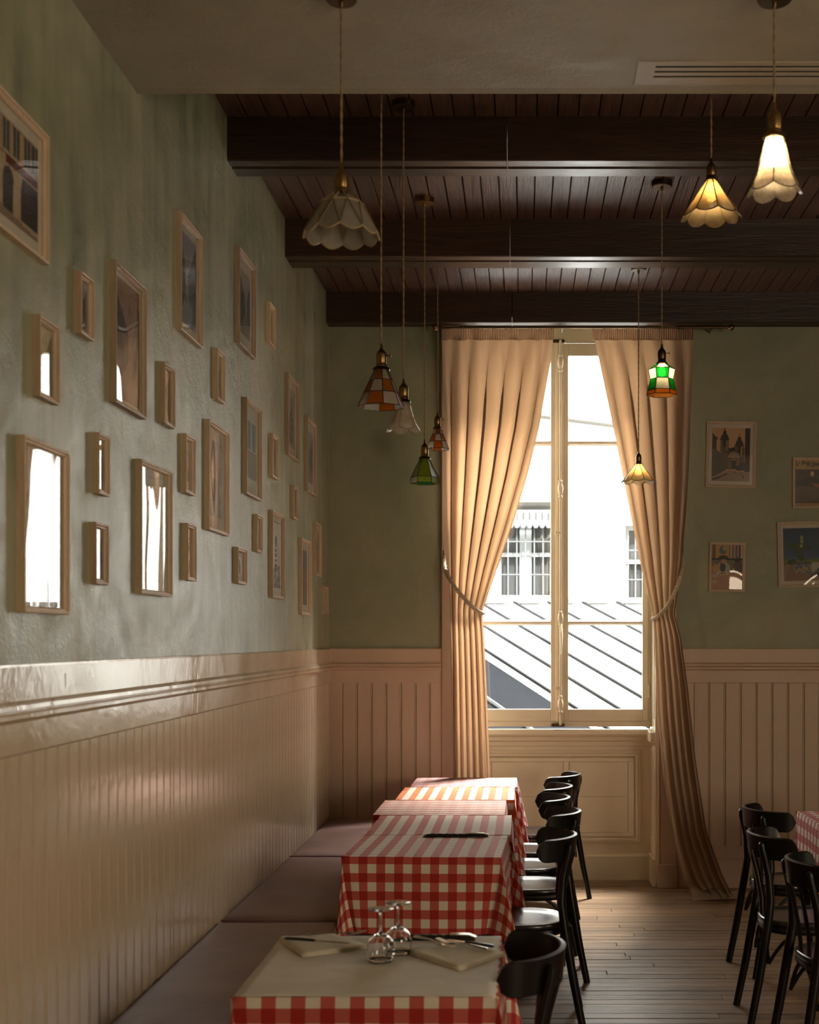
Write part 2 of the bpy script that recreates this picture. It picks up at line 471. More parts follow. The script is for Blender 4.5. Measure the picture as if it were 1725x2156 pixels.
for i, (y0, y1, zb) in enumerate(((5.956, 6.17, 3.842), (7.41, 7.65, 3.83), (8.97, D, 3.832))):
    for (xa, xb) in ((XL, -.071), (-.066, XR)):
        b = MB().prism([(y0, ZC+.001), (y0, zb+.004), (y0+.006, zb), (y0+.075, zb), (y0+.082, zb+.010), (y0+.10, zb+.010), (y0+.107, zb), (y1-.01, zb), (y1, zb+.01), (y1, ZC+.001)], 'X', xa, xb)
        b.build('ceiling_beam', M_beam, ce)
# air slot in the plaster ceiling
t = thing('ceiling_air_vent', 'long cream linear air vent with three dark slots set in plaster ceiling', 'vent', (.377, 4.405, ZL))
mb = MB(); x1 = 2.6
ys = [-.088, -.060, -.044, -.022, -.006, .016, .032, .088]
for a, b in ((0, 1), (2, 3), (4, 5), (6, 7)): mb.box(0.06, x1, ys[a], ys[b], -.0025, 0)
mb.box(0, .06, ys[0], ys[7], -.0025, 0); mb.box(x1, x1+.06, ys[0], ys[7], -.0025, 0)
mb.build('frame', M_vent, t)
MB().box(.05, x1, -.07, .04, -.0006, -.0001).build('backing', M_hole, t)

# ---- wainscot on the left wall
def wains_profile():   # (outward, z) profile of the rail
    return [(0, RAIL), (.016, RAIL-.002), (.018, RAIL-.008), (.018, 1.538), (.022, 1.534), (.034, 1.528), (.036, 1.517), (.027, 1.510),
            (.034, 1.504), (.034, 1.494), (.022, 1.486), (.017, 1.482), (.017, 1.402), (.014, 1.397), (0, 1.397)]
mb = MB().prism([(XL+a, z) for a, z in wains_profile()], 'Y', YF, D)
mb.build('wainscot_rail', M_cream, wl)
mb = MB().prism([(XL, .20), (XL, 0), (XL+.024, 0), (XL+.024, .185), (XL+.016, .20)], 'Y', YF, D)
mb.build('baseboard_left', M_cream, wl)
def board_mesh(w, z0, z1, th=.013):
    # flat board with a bead along one edge; local x = width, y = -out
    m = MB()
    m.prism([(.0026, 0), (.0026, -th+.003), (.0055, -th), (w-.0155, -th), (w-.0130, -th+.006), (w-.0105, -th), (w-.0055, -th), (w-.0026, -th+.003), (w-.0026, 0)], 'Z', z0, z1)
    return m.mesh('board', M_cream)
bm0 = board_mesh(.0925, .20, 1.40)
bmn = board_mesh(.045, .20, 1.40)
y = 2.18; i = 0
while y < D - .02:
    narrow = i in (30, 46)
    w = .045 if narrow else .0925
    if y + w > D: break
    link('board', bmn if narrow else bm0, wl, (XL, y, 0), (0, 0, PI/2))
    y += w; i += 1
tag(MB().prism([(XL, .2), (XL+.006, .2), (XL+.006, 1.4), (XL, 1.4)], 'Y', YF, 2.17).build('boards_beyond', M_cream, wl), kind='stuff')

# ---- wainscot on the back wall
def back_wains(xa, xb, bx0, bx1, bwi, floor_z=.2):
    mb = MB().prism([(D-a, z) for a, z in wains_profile()], 'X', xa, xb); mb.build('wainscot_rail', M_creamback, wb)
    mb = MB().prism([(D, .20), (D, 0), (D-.026, 0), (D-.026, .19), (D-.018, .20)], 'X', xa, xb); mb.build('baseboard', M_creamback, wb)
    if bx0 - xa > .01: MB().cbox(xa, bx0, D-.014, D, .20, 1.40, .002).build('stile', M_creamback, wb)
    if xb - bx1 > .01: MB().cbox(bx1, xb, D-.014, D, .20, 1.40, .002).build('stile', M_creamback, wb)
    MB().cbox(bx0, bx1, D-.0135, D, .20, .283, .002).build('bottom_rail', M_creamback, wb)
    n = max(1, round((bx1-bx0)/bwi)); w = (bx1-bx0)/n
    m = MB().prism([(.0022, 0), (.0022, -.005), (.0045, -.008), (w-.0125, -.008), (w-.010, -.004), (w-.0075, -.008), (w-.0045, -.008), (w-.0022, -.005), (w-.0022, 0)], 'Z', .283, 1.398).mesh('board', M_creamback)
    for k in range(n): link('board', m, wb, (bx0 + k*w, D, 0))
k = D / F
back_wains(XL, (930-VX)*k, (722-VX)*k, (907-VX)*k, .0998)
back_wains((1425-VX)*k, XR, (1461-VX)*k, (1461-VX)*k + .108*28, .108)

# ================================================================== WINDOW (niche, casements, sill panel)
w1 = struct(thing('window_1', 'tall cream casement window in a niche between the curtains', 'window', (0, 0, 0)))
P = M_winpaint
# casings round the niche
cz = 3.835
def casing(xa, xb, side):
    pr = [(xa, D), (xa, D-.020), (xa+.006, D-.028), (xb-.034, D-.028), (xb-.030, D-.018), (xb-.016, D-.018), (xb-.010, D-.026), (xb, D-.022), (xb, D)]
    if side > 0: pr = [(xa+xb-x, y) for x, y in pr][::-1]
    MB().prism(pr, 'Z', .16, cz).build('casing', M_creamback, w1)
    MB().cbox(xa-.002, xb+.002, D-.040, D, 0, .16, .003).build('plinth_block', M_creamback, w1)
casing((930-VX)*k, NX0, -1); casing(NX1, (1425-VX)*k, 1)
for x0, x1 in ((NX0, NX0+.014), (NX1-.014, NX1)):       # reveal linings with small panels
    lining = MB().box(x0, x1, D, ND+.06, 0, 3.90).build('reveal_lining', P, w1)
    s = 1 if x0 == NX0 else -1; xs = x1 if s > 0 else x0
    m = MB()
    for a, b, c_, d in ((D+.05, D+.062, .30, .93), (D+.245, D+.257, .30, .93), (D+.062, D+.245, .30, .312), (D+.062, D+.245, .918, .93),
                        (D+.05, D+.060, 1.15, 3.65), (D+.19, D+.20, 1.15, 3.65)):
        m.box(xs, xs+s*.006, a, b, c_, d)
    m.build('panel_moulding', P, lining)
    MB().cbox(xs, xs+s*.016, D+.01, ND, 0, .19, .003).build('baseboard', P, lining)
# panel under the sill
Yp = ND; kp = Yp / F
def px_(v): return (v - VX) * kp
def pz_(v): return H + (VY - v) * kp
panel = MB().box(NX0+.014, NX1-.014, Yp-.004, Yp+.01, 0, 1.05).build('sill_panel', P, w1)
ox0, ox1, oz0, oz1 = px_(1008), px_(1350), pz_(1776), pz_(1580)
ix = .028
def ring(x0, x1, z0, z1, yb, prof):
    """mitred rectangular moulding; prof = (inset, outward)"""
    vs, fs = [], []; n = len(prof)
    for ins, o in prof:
        vs += [(x0+ins, yb-o, z0+ins), (x1-ins, yb-o, z0+ins), (x1-ins, yb-o, z1-ins), (x0+ins, yb-o, z1-ins)]
    for i in range(n-1):
        for c_ in range(4): fs.append((i*4+c_, i*4+(c_+1)%4, (i+1)*4+(c_+1)%4, (i+1)*4+c_))
    return vs, fs
m = MB(); m.add(*ring(ox0, ox1, oz0, oz1, Yp-.004, [(0, 0), (.004, .012), (.014, .017), (.020, .012), (.024, .020), (.036, .020), (.044, .006), (.05, 0)]))
m.build('panel_moulding', P, panel)
for a, b, c_, d in ((ox0+.05, ox1-.05, oz1-.078, oz1-.052), (ox0+.05, ox1-.05, oz0+.052, oz0+.078)):
    MB().cbox(a, b, Yp-.016, Yp-.004, c_, d, .002).build('rail', P, panel)
for a, b in ((ox0+.05, ox0+.09), (px_(1187), px_(1198)), (px_(1323), ox1-.05)):
    MB().cbox(a, b, Yp-.018, Yp-.004, oz0+.078, oz1-.078, .002).build('stile', P, panel)
zj = pz_(1677)
for a, b, c_, d in ((ox0+.092, px_(1186), oz0+.08, zj-.0018), (ox0+.092, px_(1186), zj+.0018, oz1-.08), (px_(1199), px_(1322), oz0+.08, zj-.0018), (px_(1199), px_(1322), zj+.0018, oz1-.08)):
    MB().cbox(a, b, Yp-.0085, Yp-.004, c_, d, .0015).build('panel', P, panel)
MB().prism([(Yp-.004, 0), (Yp-.030, 0), (Yp-.030, .165), (Yp-.022, .178), (Yp-.004, .182)], 'X', NX0+.014, NX1-.014).build('baseboard', P, panel)
# sill ledge
sl = [(Yp+.02, 1.062), (Yp-.075, 1.062), (Yp-.085, 1.056), (Yp-.085, 1.030), (Yp-.076, 1.020), (Yp-.050, 1.008), (Yp-.045, .985), (Yp-.020, .972), (Yp-.018, .945), (Yp, .938), (Yp+.02, .938)]
MB().prism(sl, 'X', NX0+.014, NX1-.014).build('sill', P, w1)
for x0, x1 in ((NX0, NX0+.05), (NX1-.05, NX1)):
    MB().cbox(x0, x1, D+.02, Yp-.07, .985, 1.062, .008).build('sill_end', P, w1)
# fixed frame
Yw = 9.36; kw = Yw / F
def wx(v): return (v - VX) * kw
def wz(v): return H + (VY - v) * kw
CX = (wx(1160) + wx(1197)) / 2
gx = wx(1353) - CX                                # half distance to the outer glass edge
Zb, Zt = wz(1530), 3.86
fo = MB()
fo.box(NX0+.014, CX-gx-.040, Yw, Yw+.07, Zb, Zt); fo.box(CX+gx+.040, NX1-.014, Yw, Yw+.07, Zb, Zt)
fo.box(NX0+.014, NX1-.014, Yw-.008, Yw+.07, Zb, wz(1518)); fo.box(NX0+.014, NX1-.014, Yw, Yw+.07, wz(722), Zt+.03)
bevel(fo.build('window_frame', P, w1), .003)
zs = [(wz(1493), wz(1317)), (wz(1305), wz(938)), (wz(926), wz(750))]
for s_ in (-1, 1):
    xo, xi = CX + s_*gx, CX + s_*(wx(1197)-CX)      # outer and inner glass edges
    c = MB(); Yc0, Yc1 = Yw-.012, Yw+.035
    c.box(xo, xo+s_*.038, Yc0, Yc1, wz(1518), wz(724)); c.box(CX+s_*.0015, xi, Yc0, Yc1, wz(1518), wz(724))
    c.box(xi, xo, Yc0, Yc1, wz(1518), zs[0][0]); c.box(xi, xo, Yc0, Yc1, zs[2][1], wz(724))
    cas = bevel(c.build('casement', P, w1), .003)
    for z0, z1 in ((zs[0][1], zs[1][0]), (zs[1][1], zs[2][0])):
        zm = (z0+z1)/2
        MB().prism([(Yc0+.006, zm-.008), (Yc0+.006, zm+.008), (Yc0+.026, z1), (Yc1-.002, z1), (Yc1-.002, z0), (Yc0+.026, z0)], 'X', min(xi, xo), max(xi, xo)).build('glazing_bar', P, cas)
    for z0, z1 in zs:
        MB().box(xi, xo, Yw+.012, Yw+.015, z0-.003, z1+.003).build('pane', M_pane, cas)
    hx = CX + s_*(gx+.042)
    for hz in (1.33, 2.4, 3.4):
        MB().lathe([(0, -.045), (.006, -.042), (.007, -.03), (.007, .03), (.006, .042), (0, .045)], 8, (hx, Yc0-.006, hz)).build('hinge', P, cas)
# meeting cover strip
MB().prism([(CX-.030, Yw-.012), (CX-.026, Yw-.026), (CX-.012, Yw-.030), (CX+.012, Yw-.030), (CX+.026, Yw-.026), (CX+.030, Yw-.012)], 'Z', wz(1518), wz(724)).build('meeting_strip', P, w1)
# espagnolette bolt
ex = wx(1180) ; ey = Yw - .046
esp = MB().tube([(ex, ey, wz(1526)), (ex, ey, wz(719))], .0085, 10).build('bolt_rod', P, w1, True)
orn = [(.009, 0), (.016, .004), (.016, .012), (.011, .018), (.011, .028), (.017, .036), (.020, .055), (.021, .070), (.017, .090), (.012, .100), (.012, .108), (.016, .112), (.016, .120), (.009, .126)]
for py in (1501, 1050, 786):
    MB().lathe(orn, 16, (ex, ey, wz(py))).build('turned_knob', P, esp, True)
hz = wz(1376)
MB().lathe([(.009, .19), (.016, .194), (.016, .204), (.011, .21), (.018, .235), (.021, .25), (.017, .275), (.012, .285), (.016, .29), (.009, .30)], 16, (ex, ey, hz)).build('turned_knob', P, esp, True)
m = MB()
m.tube([(ex+.004, ey-.012, hz+.200), (ex+.004, ey-.022, hz+.165), (ex+.004, ey-.026, hz+.13), (ex+.004, ey-.026, hz+.075), (ex+.004, ey-.024, hz+.035), (ex+.004, ey-.022, hz+.012), (ex+.004, ey-.020, hz-.004)], [.014, .022, .025, .019, .010, .014, .010], 12, flat=.5)
m.lathe([(0, -.006), (.012, -.004), (.015, .002), (.012, .008), (0, .010)], 12, (ex+.004, ey-.030, hz+.128))
m.build('handle', P, esp, True)
for py in (1123, 1448):
    MB().cbox(ex-.040, ex+.006, ey-.010, ey+.018, wz(py)-.010, wz(py)+.010, .004).build('guide', P, esp)
for py, dz in ((1526, 0), (720, 0)):
    MB().cbox(ex-.062, ex+.030, Yw-.040, Yw-.008, wz(py)-.012, wz(py)+.010, .003).build('keeper', M_darkbrass, esp)

# ================================================================== OUTSIDE: courtyard facade and zinc roof
YB = 14.5; kb = YB / F
fx = lambda v: (v - VX) * kb
fz = lambda v: H + (VY - v) * kb
fb = thing('courtyard_building', 'white stucco building across the courtyard with a barred window', 'building', (0, YB, 0))
def B(m, name, mat, par, **kw): return m.build(name, mat, par, **kw)
# openings: left window and right window
ow = [(fx(1046), fx(1168), fz(1262), fz(1080)), (fx(1317), fx(1420), fz(1267), fz(1105))]
m = MB(); xs = [-7, ow[0][0], ow[0][1], ow[1][0], ow[1][1], 9]; zt_ = 9.0
zlo = min(o[2] for o in ow); zhi = max(o[3] for o in ow)
for i in range(5):
    if i in (1, 3):
        o_ = ow[0] if i == 1 else ow[1]
        m.box(xs[i], xs[i+1], 0, .4, -1, o_[2]); m.box(xs[i], xs[i+1], 0, .4, o_[3], zt_)
    else: m.box(xs[i], xs[i+1], 0, .4, -1, zt_)
B(m, 'facade_wall', M_stucco, fb)
m = MB().prism([(-.002, fz(1073)), (-.10, fz(1066)), (-.14, fz(1060)), (-.14, fz(1057)), (0, fz(1055))], 'X', fx(960), fx(1178))
B(m, 'window_hood', M_cornice, fb)
for yy, dx in ((866, 0),):
    mm = MB()
    for a, b in (((1040, 858), (1420, 906)),):
        za, zb = fz(a[1]), fz(b[1])
        mm.add([(fx(a[0]), -.001, za), (fx(b[0]), -.001, zb), (fx(b[0]), -.001, zb-.055), (fx(a[0]), -.001, za-.055),
                (fx(a[0]), -.10, za), (fx(b[0]), -.10, zb), (fx(b[0]), -.10, zb-.035), (fx(a[0]), -.10, za-.035)],
               [(0, 1, 5, 4), (4, 5, 6, 7), (3, 2, 6, 7), (0, 4, 7, 3), (1, 2, 6, 5)])
    B(mm, 'string_course', M_cornice, fb)
for n, (x0, x1, z0, z1) in enumerate(ow):
    w = B(MB().add(*ring(x0, x1, z0, z1, .16, [(0, -.06), (0, .03), (.05, .03), (.055, -.06)])), 'window_frame', M_outframe, fb)
    B(MB().box(x0, x1, .17, .19, z0, z1), 'pane', M_outpane, w)
    cx_ = (x0+x1)/2
    B(MB().box(cx_-.065, cx_+.065, .10, .17, z0, z1), 'mullion', M_outframe, w)
    B(MB().box(x0, x1, .115, .165, z0+(z1-z0)*.50, z0+(z1-z0)*.50+.045), 'transom', M_outframe, w)
    for q in range(7 if n == 0 else 6):
        bx = x0 + .03 + (x1-x0-.06) * q / 6
        B(MB().box(bx-.007, bx+.007, -.03, -.015, z0, z1-.12), 'window_bar', M_outgrey, w)
    for zz in (.28, .66): B(MB().box(x0-.02, x1+.02, -.034, -.02, z0+(z1-z0)*zz, z0+(z1-z0)*zz+.012), 'window_bar', M_outgrey, w)
    if n == 0:
        mg = MB().grid(lambda u, v: (lerp(cx_+.12, x1-.02, u) + .10*(1-v)*(u-.6)*-.8, .155 + .02*math.sin(u*14), lerp(z0, z1-.1, v)), 14, 6)
        B(mg, 'curtain', M_outcurtain, w, smooth='all')
# scalloped lambrequin over the left window
x0, x1 = fx(1030), fx(1170); zt1, zb1 = fz(1076), fz(1106)
lam = B(MB().box(x0, x1, -.12, -.10, zb1, zt1), 'lambrequin', M_outgrey, fb)
p = .068; x = x0
while x < x1:
    pts = [(x, zb1+.001)] + [(x+p/2-p/2*.96*math.cos(a), zb1 - p*.62*math.sin(a)) for a in np.linspace(0, PI, 7)] + [(x+p, zb1+.001)]
    B(MB().prism(pts, 'Y', -.12, -.10), 'scallop', M_outgrey, lam)
    B(MB().box(x+p/2-.005, x+p/2+.005, -.124, -.12, zb1+.05, zt1-.03), 'slot', M_outpane, lam)
    x += p
# zinc lean-to roof: plane rising away, seams running down to the right
rf = thing('zinc_roof', 'white zinc standing seam roof sloping below the window outside', 'roof', (0, 0, 0))
YT = 13.0
def rz(Y): return H + 75*YT/F - .375*(YT - Y)
d = Vector((1, -1.6, -.6))
def onroof(px, py):
    # ray / roof plane intersection
    dx, dz = (px-VX)/F, (VY-py)/F
    # H + dz*Y = H + a - .375*(YT - Y)  ->  Y
    a = 75*YT/F
    Yv = (a - .375*YT) / (dz - .375)
    return Vector((dx*Yv, Yv, H + dz*Yv))
edge = onroof(1022, 1372)                      # left verge seam starts here
seam_px = [onroof(1052, 1277), onroof(1118, 1279), onroof(1160, 1281), onroof(1231, 1283), onroof(1289, 1285), onroof(1346, 1290)]
starts = []
vx = edge.x - (edge.y - YT) / -1.6             # x of the verge at the ridge line
gap = .335
n0 = 0
for i in range(16):
    sx = vx + i * gap
    a = Vector((sx, YT, rz(YT))); L = (YT - 9.72) / 1.6
    b = a + d * L
    # panel between this seam and the next
    c_ = b + Vector((gap, 0, 0)); e = a + Vector((gap, 0, 0))
    dn = Vector((0, 0, -.02))
    B(MB().add([a, b, c_, e, a+dn, b+dn, c_+dn, e+dn], [(0, 1, 2, 3), (4, 5, 6, 7), (0, 1, 5, 4), (1, 2, 6, 5), (2, 3, 7, 6), (3, 0, 4, 7)]), 'roof_panel', M_zinc, rf)
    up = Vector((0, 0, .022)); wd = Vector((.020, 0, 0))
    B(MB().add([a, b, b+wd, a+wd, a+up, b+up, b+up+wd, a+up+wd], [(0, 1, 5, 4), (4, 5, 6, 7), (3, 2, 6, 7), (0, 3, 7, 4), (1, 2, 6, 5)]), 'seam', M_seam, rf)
    B(MB().box(a.x+.04, a.x+gap-.07, YT-.06, YT+.12, rz(YT)+.005, rz(YT)+.045), 'ridge_cap', M_cornice, rf)
for (qx, qy, sx_, sy_) in ((1130, 1350, .30, .18), (1255, 1475, .12, .06), (1215, 1335, .22, .22), (1160, 1335, .22, .16)):
    q = onroof(qx, qy); nz = Vector((0, 0, .004))
    pts = []
    for a_ in np.linspace(0, 2*PI, 11)[:-1]:
        r_ = random.uniform(.7, 1.1); X_, Y_ = sx_*math.cos(a_)*r_, sy_*math.sin(a_)*r_
        pts.append((q.x + X_*.8, q.y + Y_ - X_*.9, 0))
    pts = [(x_, y_, rz(y_)+.004) for x_, y_, _ in pts]
    B(MB().add(pts, [tuple(range(len(pts)))]), 'weather_stain', M_outgrey, rf)
# lower glazed roof beyond the verge
sk = thing('glazed_lower_roof', 'dark glazed roof below the zinc verge, seen through the lower left pane', 'roof', (0, 0, 0))
a = Vector((vx, YT, rz(YT))); b = a + d * 1.75
off = Vector((-.02, -.02, -.05))
B(MB().add([a+off, b+off, b+off+Vector((-4, 0, -.3)), a+off+Vector((-4, 0, -.3)), a+off+Vector((0, 0, -.25)), b+off+Vector((0, 0, -.25)), b+off+Vector((-4, 0, -.6)), a+off+Vector((-4, 0, -.6))],
    [(0, 1, 2, 3), (4, 5, 6, 7), (0, 1, 5, 4), (1, 2, 6, 5), (2, 3, 7, 6), (3, 0, 4, 7)]), 'glazing', M_slate, sk)
for q in range(6):
    o_ = Vector((-.45 - q*.5, 0, .012 - .3*(q*.5+.45)/4))
    B(MB().tube([a+off+o_, b+off+o_], .018, 6), 'glazing_bar', M_outgrey, sk)
# our own facade outside keeps the sun off the window
struct(MB().box(XL-3, XR+3, D+.42, D+.50, 4.2, 4.6).build('trim_2', M_cornice), 'outer cornice of this building', 'trim')

# window behind the viewer, and an unseen frame added round the side fill light
for nm, lab, ctr, rz_ in (('window_2', 'window in the front wall behind the viewer', (3.6, YF, 1.02), PI), ('added_fill_window', 'unseen window frame added round the fill light on the right wall', (XR, 3.2, 1.05), -PI/2)):
    w = struct(thing(nm, lab, 'window', ctr, rz_))
    MB().add(*ring(-.78, .78, -.05, 1.50 if nm == 'window_2' else 2.60, 0, [(0, 0), (0, .05), (.08, .05), (.09, .012), (.09, 0)])).build('window_frame', P, w)

# ================================================================== CURTAINS
YC = 8.90
def curtain(name, label, ltab, rtab, ytab, folds, tie_y, seed, over=.30, amp=.034):
    rnd = random.Random(seed)
    root = thing(name, label, 'curtain', (0, YC, 0), group='linen curtains at the tall window')
    ph = [rnd.uniform(-.5, .5) for _ in range(6)]
    NU, NV = folds*14, 110
    y_top, y_bot = 716, 1893
    def at(u, v, extra=0):
        py = lerp(y_top, y_bot, v)
        # pixel rows are converted at the curtain's own plane
        Yp_ = YC + interp(ytab, py)
        x0, x1 = (interp(ltab, py)-VX)*Yp_/F, (interp(rtab, py)-VX)*Yp_/F
        z = H + (VY-py)*Yp_/F
        uu = u + .012*math.sin(5*u + 9*v + ph[0]) * min(1, v*6)
        uu = uu + .030*math.sin(2*PI*u*1.5 + ph[1]) * u*(1-u)*4
        p = 2*PI*folds*uu + .5*math.sin(2.2*v + ph[2])
        g = min(1, v*9)
        w = x1 - x0
        k = 1.15 - .45*math.exp(-((py-tie_y)/70.0)**2)
        a = amp * (.35 + .65*g) * k * (1 + .35*math.sin(3.1*u*PI + ph[3]))
        x = x0 + w*uu + over * w/folds * math.sin(p) * g * math.sin(PI*u)**.35
        yy = Yp_ + a*math.cos(p) + .006*math.sin(2*p + ph[4] + 3*v) * g
        edge = min(u, 1-u)*folds
        if edge < .25: yy = lerp(Yp_, yy, edge/.25)
        return (x, yy - YC, max(z, .012 + .008*math.sin(9*u)))
    MB().grid(at, NU, NV).build('drape', M_curtain, root, smooth='all', fix=False)
    # pencil-pleated heading tape
    def hd(u, v):
        py = lerp(693, 717, v); Yp_ = YC
        x0, x1 = (interp(ltab, 693)-VX)*Yp_/F, (interp(rtab, 693)-VX)*Yp_/F
        return (lerp(x0, x1, u), .011*math.sin(2*PI*u*46) - .012 + .012*math.sin(2*PI*folds*u), H + (VY-py)*Yp_/F)
    MB().grid(hd, 46*8, 4).build('pleated_heading', M_curtain, root, smooth='all', fix=False)
    return root
yt = [(693, 0), (1240, 0), (1300, -.04), (1400, -.02), (1900, -.02)]
cl = curtain('curtain', 'beige linen curtain left of the window, tied back with a rope',
        [(693, 930), (900, 936), (1100, 941), (1200, 945), (1290, 949), (1400, 951), (1893, 955)],
        [(693, 1167), (760, 1161), (900, 1136), (1000, 1110), (1100, 1079), (1200, 1045), (1288, 1016), (1340, 1020), (1500, 1028), (1633, 1033), (1893, 1036)],
        yt, 6, 1288, 3)
yt2 = [(693, 0), (1240, 0), (1300, -.05), (1500, -.03), (1700, -.10), (1893, -.22)]
cr = curtain('curtain', 'beige linen curtain right of the window, tied back and trailing on the floor',
        [(693, 1248), (760, 1262), (900, 1290), (1000, 1310), (1100, 1331), (1200, 1352), (1300, 1376), (1380, 1380), (1500, 1384), (1650, 1399), (1780, 1420), (1850, 1440), (1893, 1468)],
        [(693, 1460), (800, 1458), (1000, 1449), (1180, 1436), (1295, 1421), (1340, 1434), (1450, 1450), (1600, 1466), (1750, 1488), (1840, 1520), (1893, 1546)],
        yt2, 5, 1298, 11)
# the end of the right curtain lying on the boards
def pud(u, v):
    x = lerp(1.10, 1.50, u); y = 8.60 + .20*v*(1-.45*u) + .16*u*u + .02*math.sin(5*u)
    z = .006 + .075*math.sin(PI*v)**.7*(1-u*.75)*(1+.30*math.sin(13*u+4*v)) 
    return (x, y - YC, z)
MB().grid(pud, 20, 10).build('trailing_hem', M_curtain, cr, smooth='all', fix=False)

# rod, rings, finials
Yr = 8.90; zr = H + (VY-689.5)*Yr/F
rd = thing('curtain_rod', 'thin dark curtain rod with ball ends under the last beam', 'curtain rod', (0, Yr, zr))
rx0, rx1 = (917-VX)*Yr/F, (1540-VX)*Yr/F
MB().tube([(rx0, 0, 0), (rx1, 0, 0)], .0075, 10).build('rod', M_darkbrass, rd, True)
for x in (rx0, rx1):
    MB().lathe([(0, -.022), (.012, -.018), (.021, -.006), (.021, .006), (.012, .018), (0, .022)], 14, (x, 0, 0)).build('finial', M_brass, rd, True)
for x in (rx0+.05, .27, rx1-.12):
    MB().tube([(x, 0, .002), (x, .02, .008), (x, .10, .012), (x, .2, .012)], .006, 8).build('bracket', M_darkbrass, rd, True)
for px in (958, 990, 1015, 1040, 1065, 1098, 1137, 1165, 1249, 1272, 1300, 1325, 1357, 1380, 1405, 1430, 1452):
    x = (px-VX)*Yr/F
    pts = [(x, .012*math.cos(a), .013*math.sin(a) - .004) for a in np.linspace(0, 2*PI, 13)]
    MB().tube(pts, .0022, 6, cap=False).build('ring', M_darkbrass, rd, True)
# rope tie-backs
def rope(name, label, pts, hook):
    root = thing(name, label, 'tieback', (0, 0, 0), group='twisted cream rope tiebacks')
    P_ = [Vector(p) for p in pts]
    # resample with catmull-rom
    path = []
    n = len(P_)
    for i in range(n-1):
        p0, p1, p2, p3 = P_[max(i-1, 0)], P_[i], P_[i+1], P_[min(i+2, n-1)]
        for k in range(14):
            t = k/14
            path.append(.5*((2*p1) + (p2-p0)*t + (2*p0-5*p1+4*p2-p3)*t*t + (3*p1-p0-3*p2+p3)*t**3))
    path.append(P_[-1])
    m = MB(); R_ = .0075
    for s_ in range(3):
        st = []; L = 0
        for i, p in enumerate(path):
            d_ = (path[min(i+1, len(path)-1)] - path[max(i-1, 0)]).normalized()
            if i: L += (p - path[i-1]).length
            a = d_.cross(Vector((0, .3, 1))).normalized(); b = a.cross(d_)
            th = L/.035*2*PI/1.6 + s_*2*PI/3
            st.append(p + a*math.cos(th)*R_ + b*math.sin(th)*R_)
        m.tube(st, .0080, 6)
    m.build('rope', M_rope, root, 'all')
    MB().tube([hook, Vector(hook)+Vector((0, -.05, 0)), Vector(hook)+Vector((0, -.065, .02)), Vector(hook)+Vector((0, -.06, .04))], .004, 8).build('hook', M_darkbrass, root, True)
    return root
def pt(px, py, Y): return tuple(W(px, py, Y))
rope('tieback', 'twisted cream rope holding the left curtain', [pt(935, 1172, 9.04), pt(938, 1200, 8.90), pt(955, 1232, 8.79), pt(985, 1268, 8.775), pt(1008, 1287, 8.79), pt(1018, 1290, 8.86), pt(1008, 1280, 8.93), pt(975, 1245, 8.99), pt(940, 1190, 9.05)], pt(935, 1172, D))
rope('tieback', 'twisted cream rope holding the right curtain', [pt(1436, 1165, 9.05), pt(1436, 1200, 8.90), pt(1428, 1232, 8.78), pt(1408, 1272, 8.765), pt(1388, 1296, 8.77), pt(1375, 1303, 8.84), pt(1384, 1296, 8.92), pt(1415, 1250, 8.99), pt(1436, 1185, 9.05)], pt(1436, 1165, D))

# ================================================================== PICTURE PRINTS (drawn pixel by pixel as flat ink)
def canvas(w, h, col): 
    a = np.zeros((h, w, 3)); a[:] = col; return a
def rect(a, x0, x1, y0, y1, c):   # fractions, y down
    h, w, _ = a.shape; a[int(y0*h):max(int(y0*h)+1, int(y1*h)), int(x0*w):max(int(x0*w)+1, int(x1*w))] = c
def poly(a, pts, c):
    h, w, _ = a.shape
    yy, xx = np.mgrid[0:h, 0:w]; xx = (xx+.5)/w; yy = (yy+.5)/h
    ins = np.zeros((h, w), bool); n = len(pts)
    for i in range(n):
        x0, y0 = pts[i]; x1, y1 = pts[(i+1) % n]
        cond = ((y0 > yy) != (y1 > yy)) & (xx < (x1-x0)*(yy-y0)/((y1-y0) or 1e-9)+x0)
        ins ^= cond
    a[ins] = c
def ell(a, cx, cy_, rx, ry, c):
    h, w, _ = a.shape
    yy, xx = np.mgrid[0:h, 0:w]; xx = (xx+.5)/w; yy = (yy+.5)/h
    a[((xx-cx)/rx)**2 + ((yy-cy_)/ry)**2 < 1] = c
def grain(a, rnd, s=.12):
    return np.clip(a * (1 + rnd.uniform(-s, s, a.shape[:2]))[..., None], 0, 1)
def street(seed, tint=(1, .85, .65), lum=1.0, res=(40, 56)):
    r = np.random.RandomState(seed); T = np.array(tint)*lum
    a = canvas(*res, T*.34)
    for k in range(res[1]): a[k] = T*(.40 - .2*k/res[1])
    vx_ = r.uniform(.35, .65)
    poly(a, [(0, .0+r.uniform(0, .1)), (vx_-.08, .42), (vx_-.08, .68), (0, 1)], T*.07)
    poly(a, [(1, .0+r.uniform(0, .15)), (vx_+.08, .40), (vx_+.08, .68), (1, .95)], T*.10)
    poly(a, [(vx_-.08, .66), (vx_+.08, .66), (1, .93), (1, 1), (0, 1), (0, .97)], T*.24)
    for k in range(7):
        x = r.uniform(.03, .95); y = r.uniform(.15, .6); c = T*r.uniform(.02, .4)
        rect(a, x, x+.05, y, y+.11, c)
    for k in range(9):
        x = r.uniform(.1, .9); y = r.uniform(.68, .85); rect(a, x, x+.03, y, y+.09, T*r.uniform(.02, .3))
    return grain(a, r, .2)
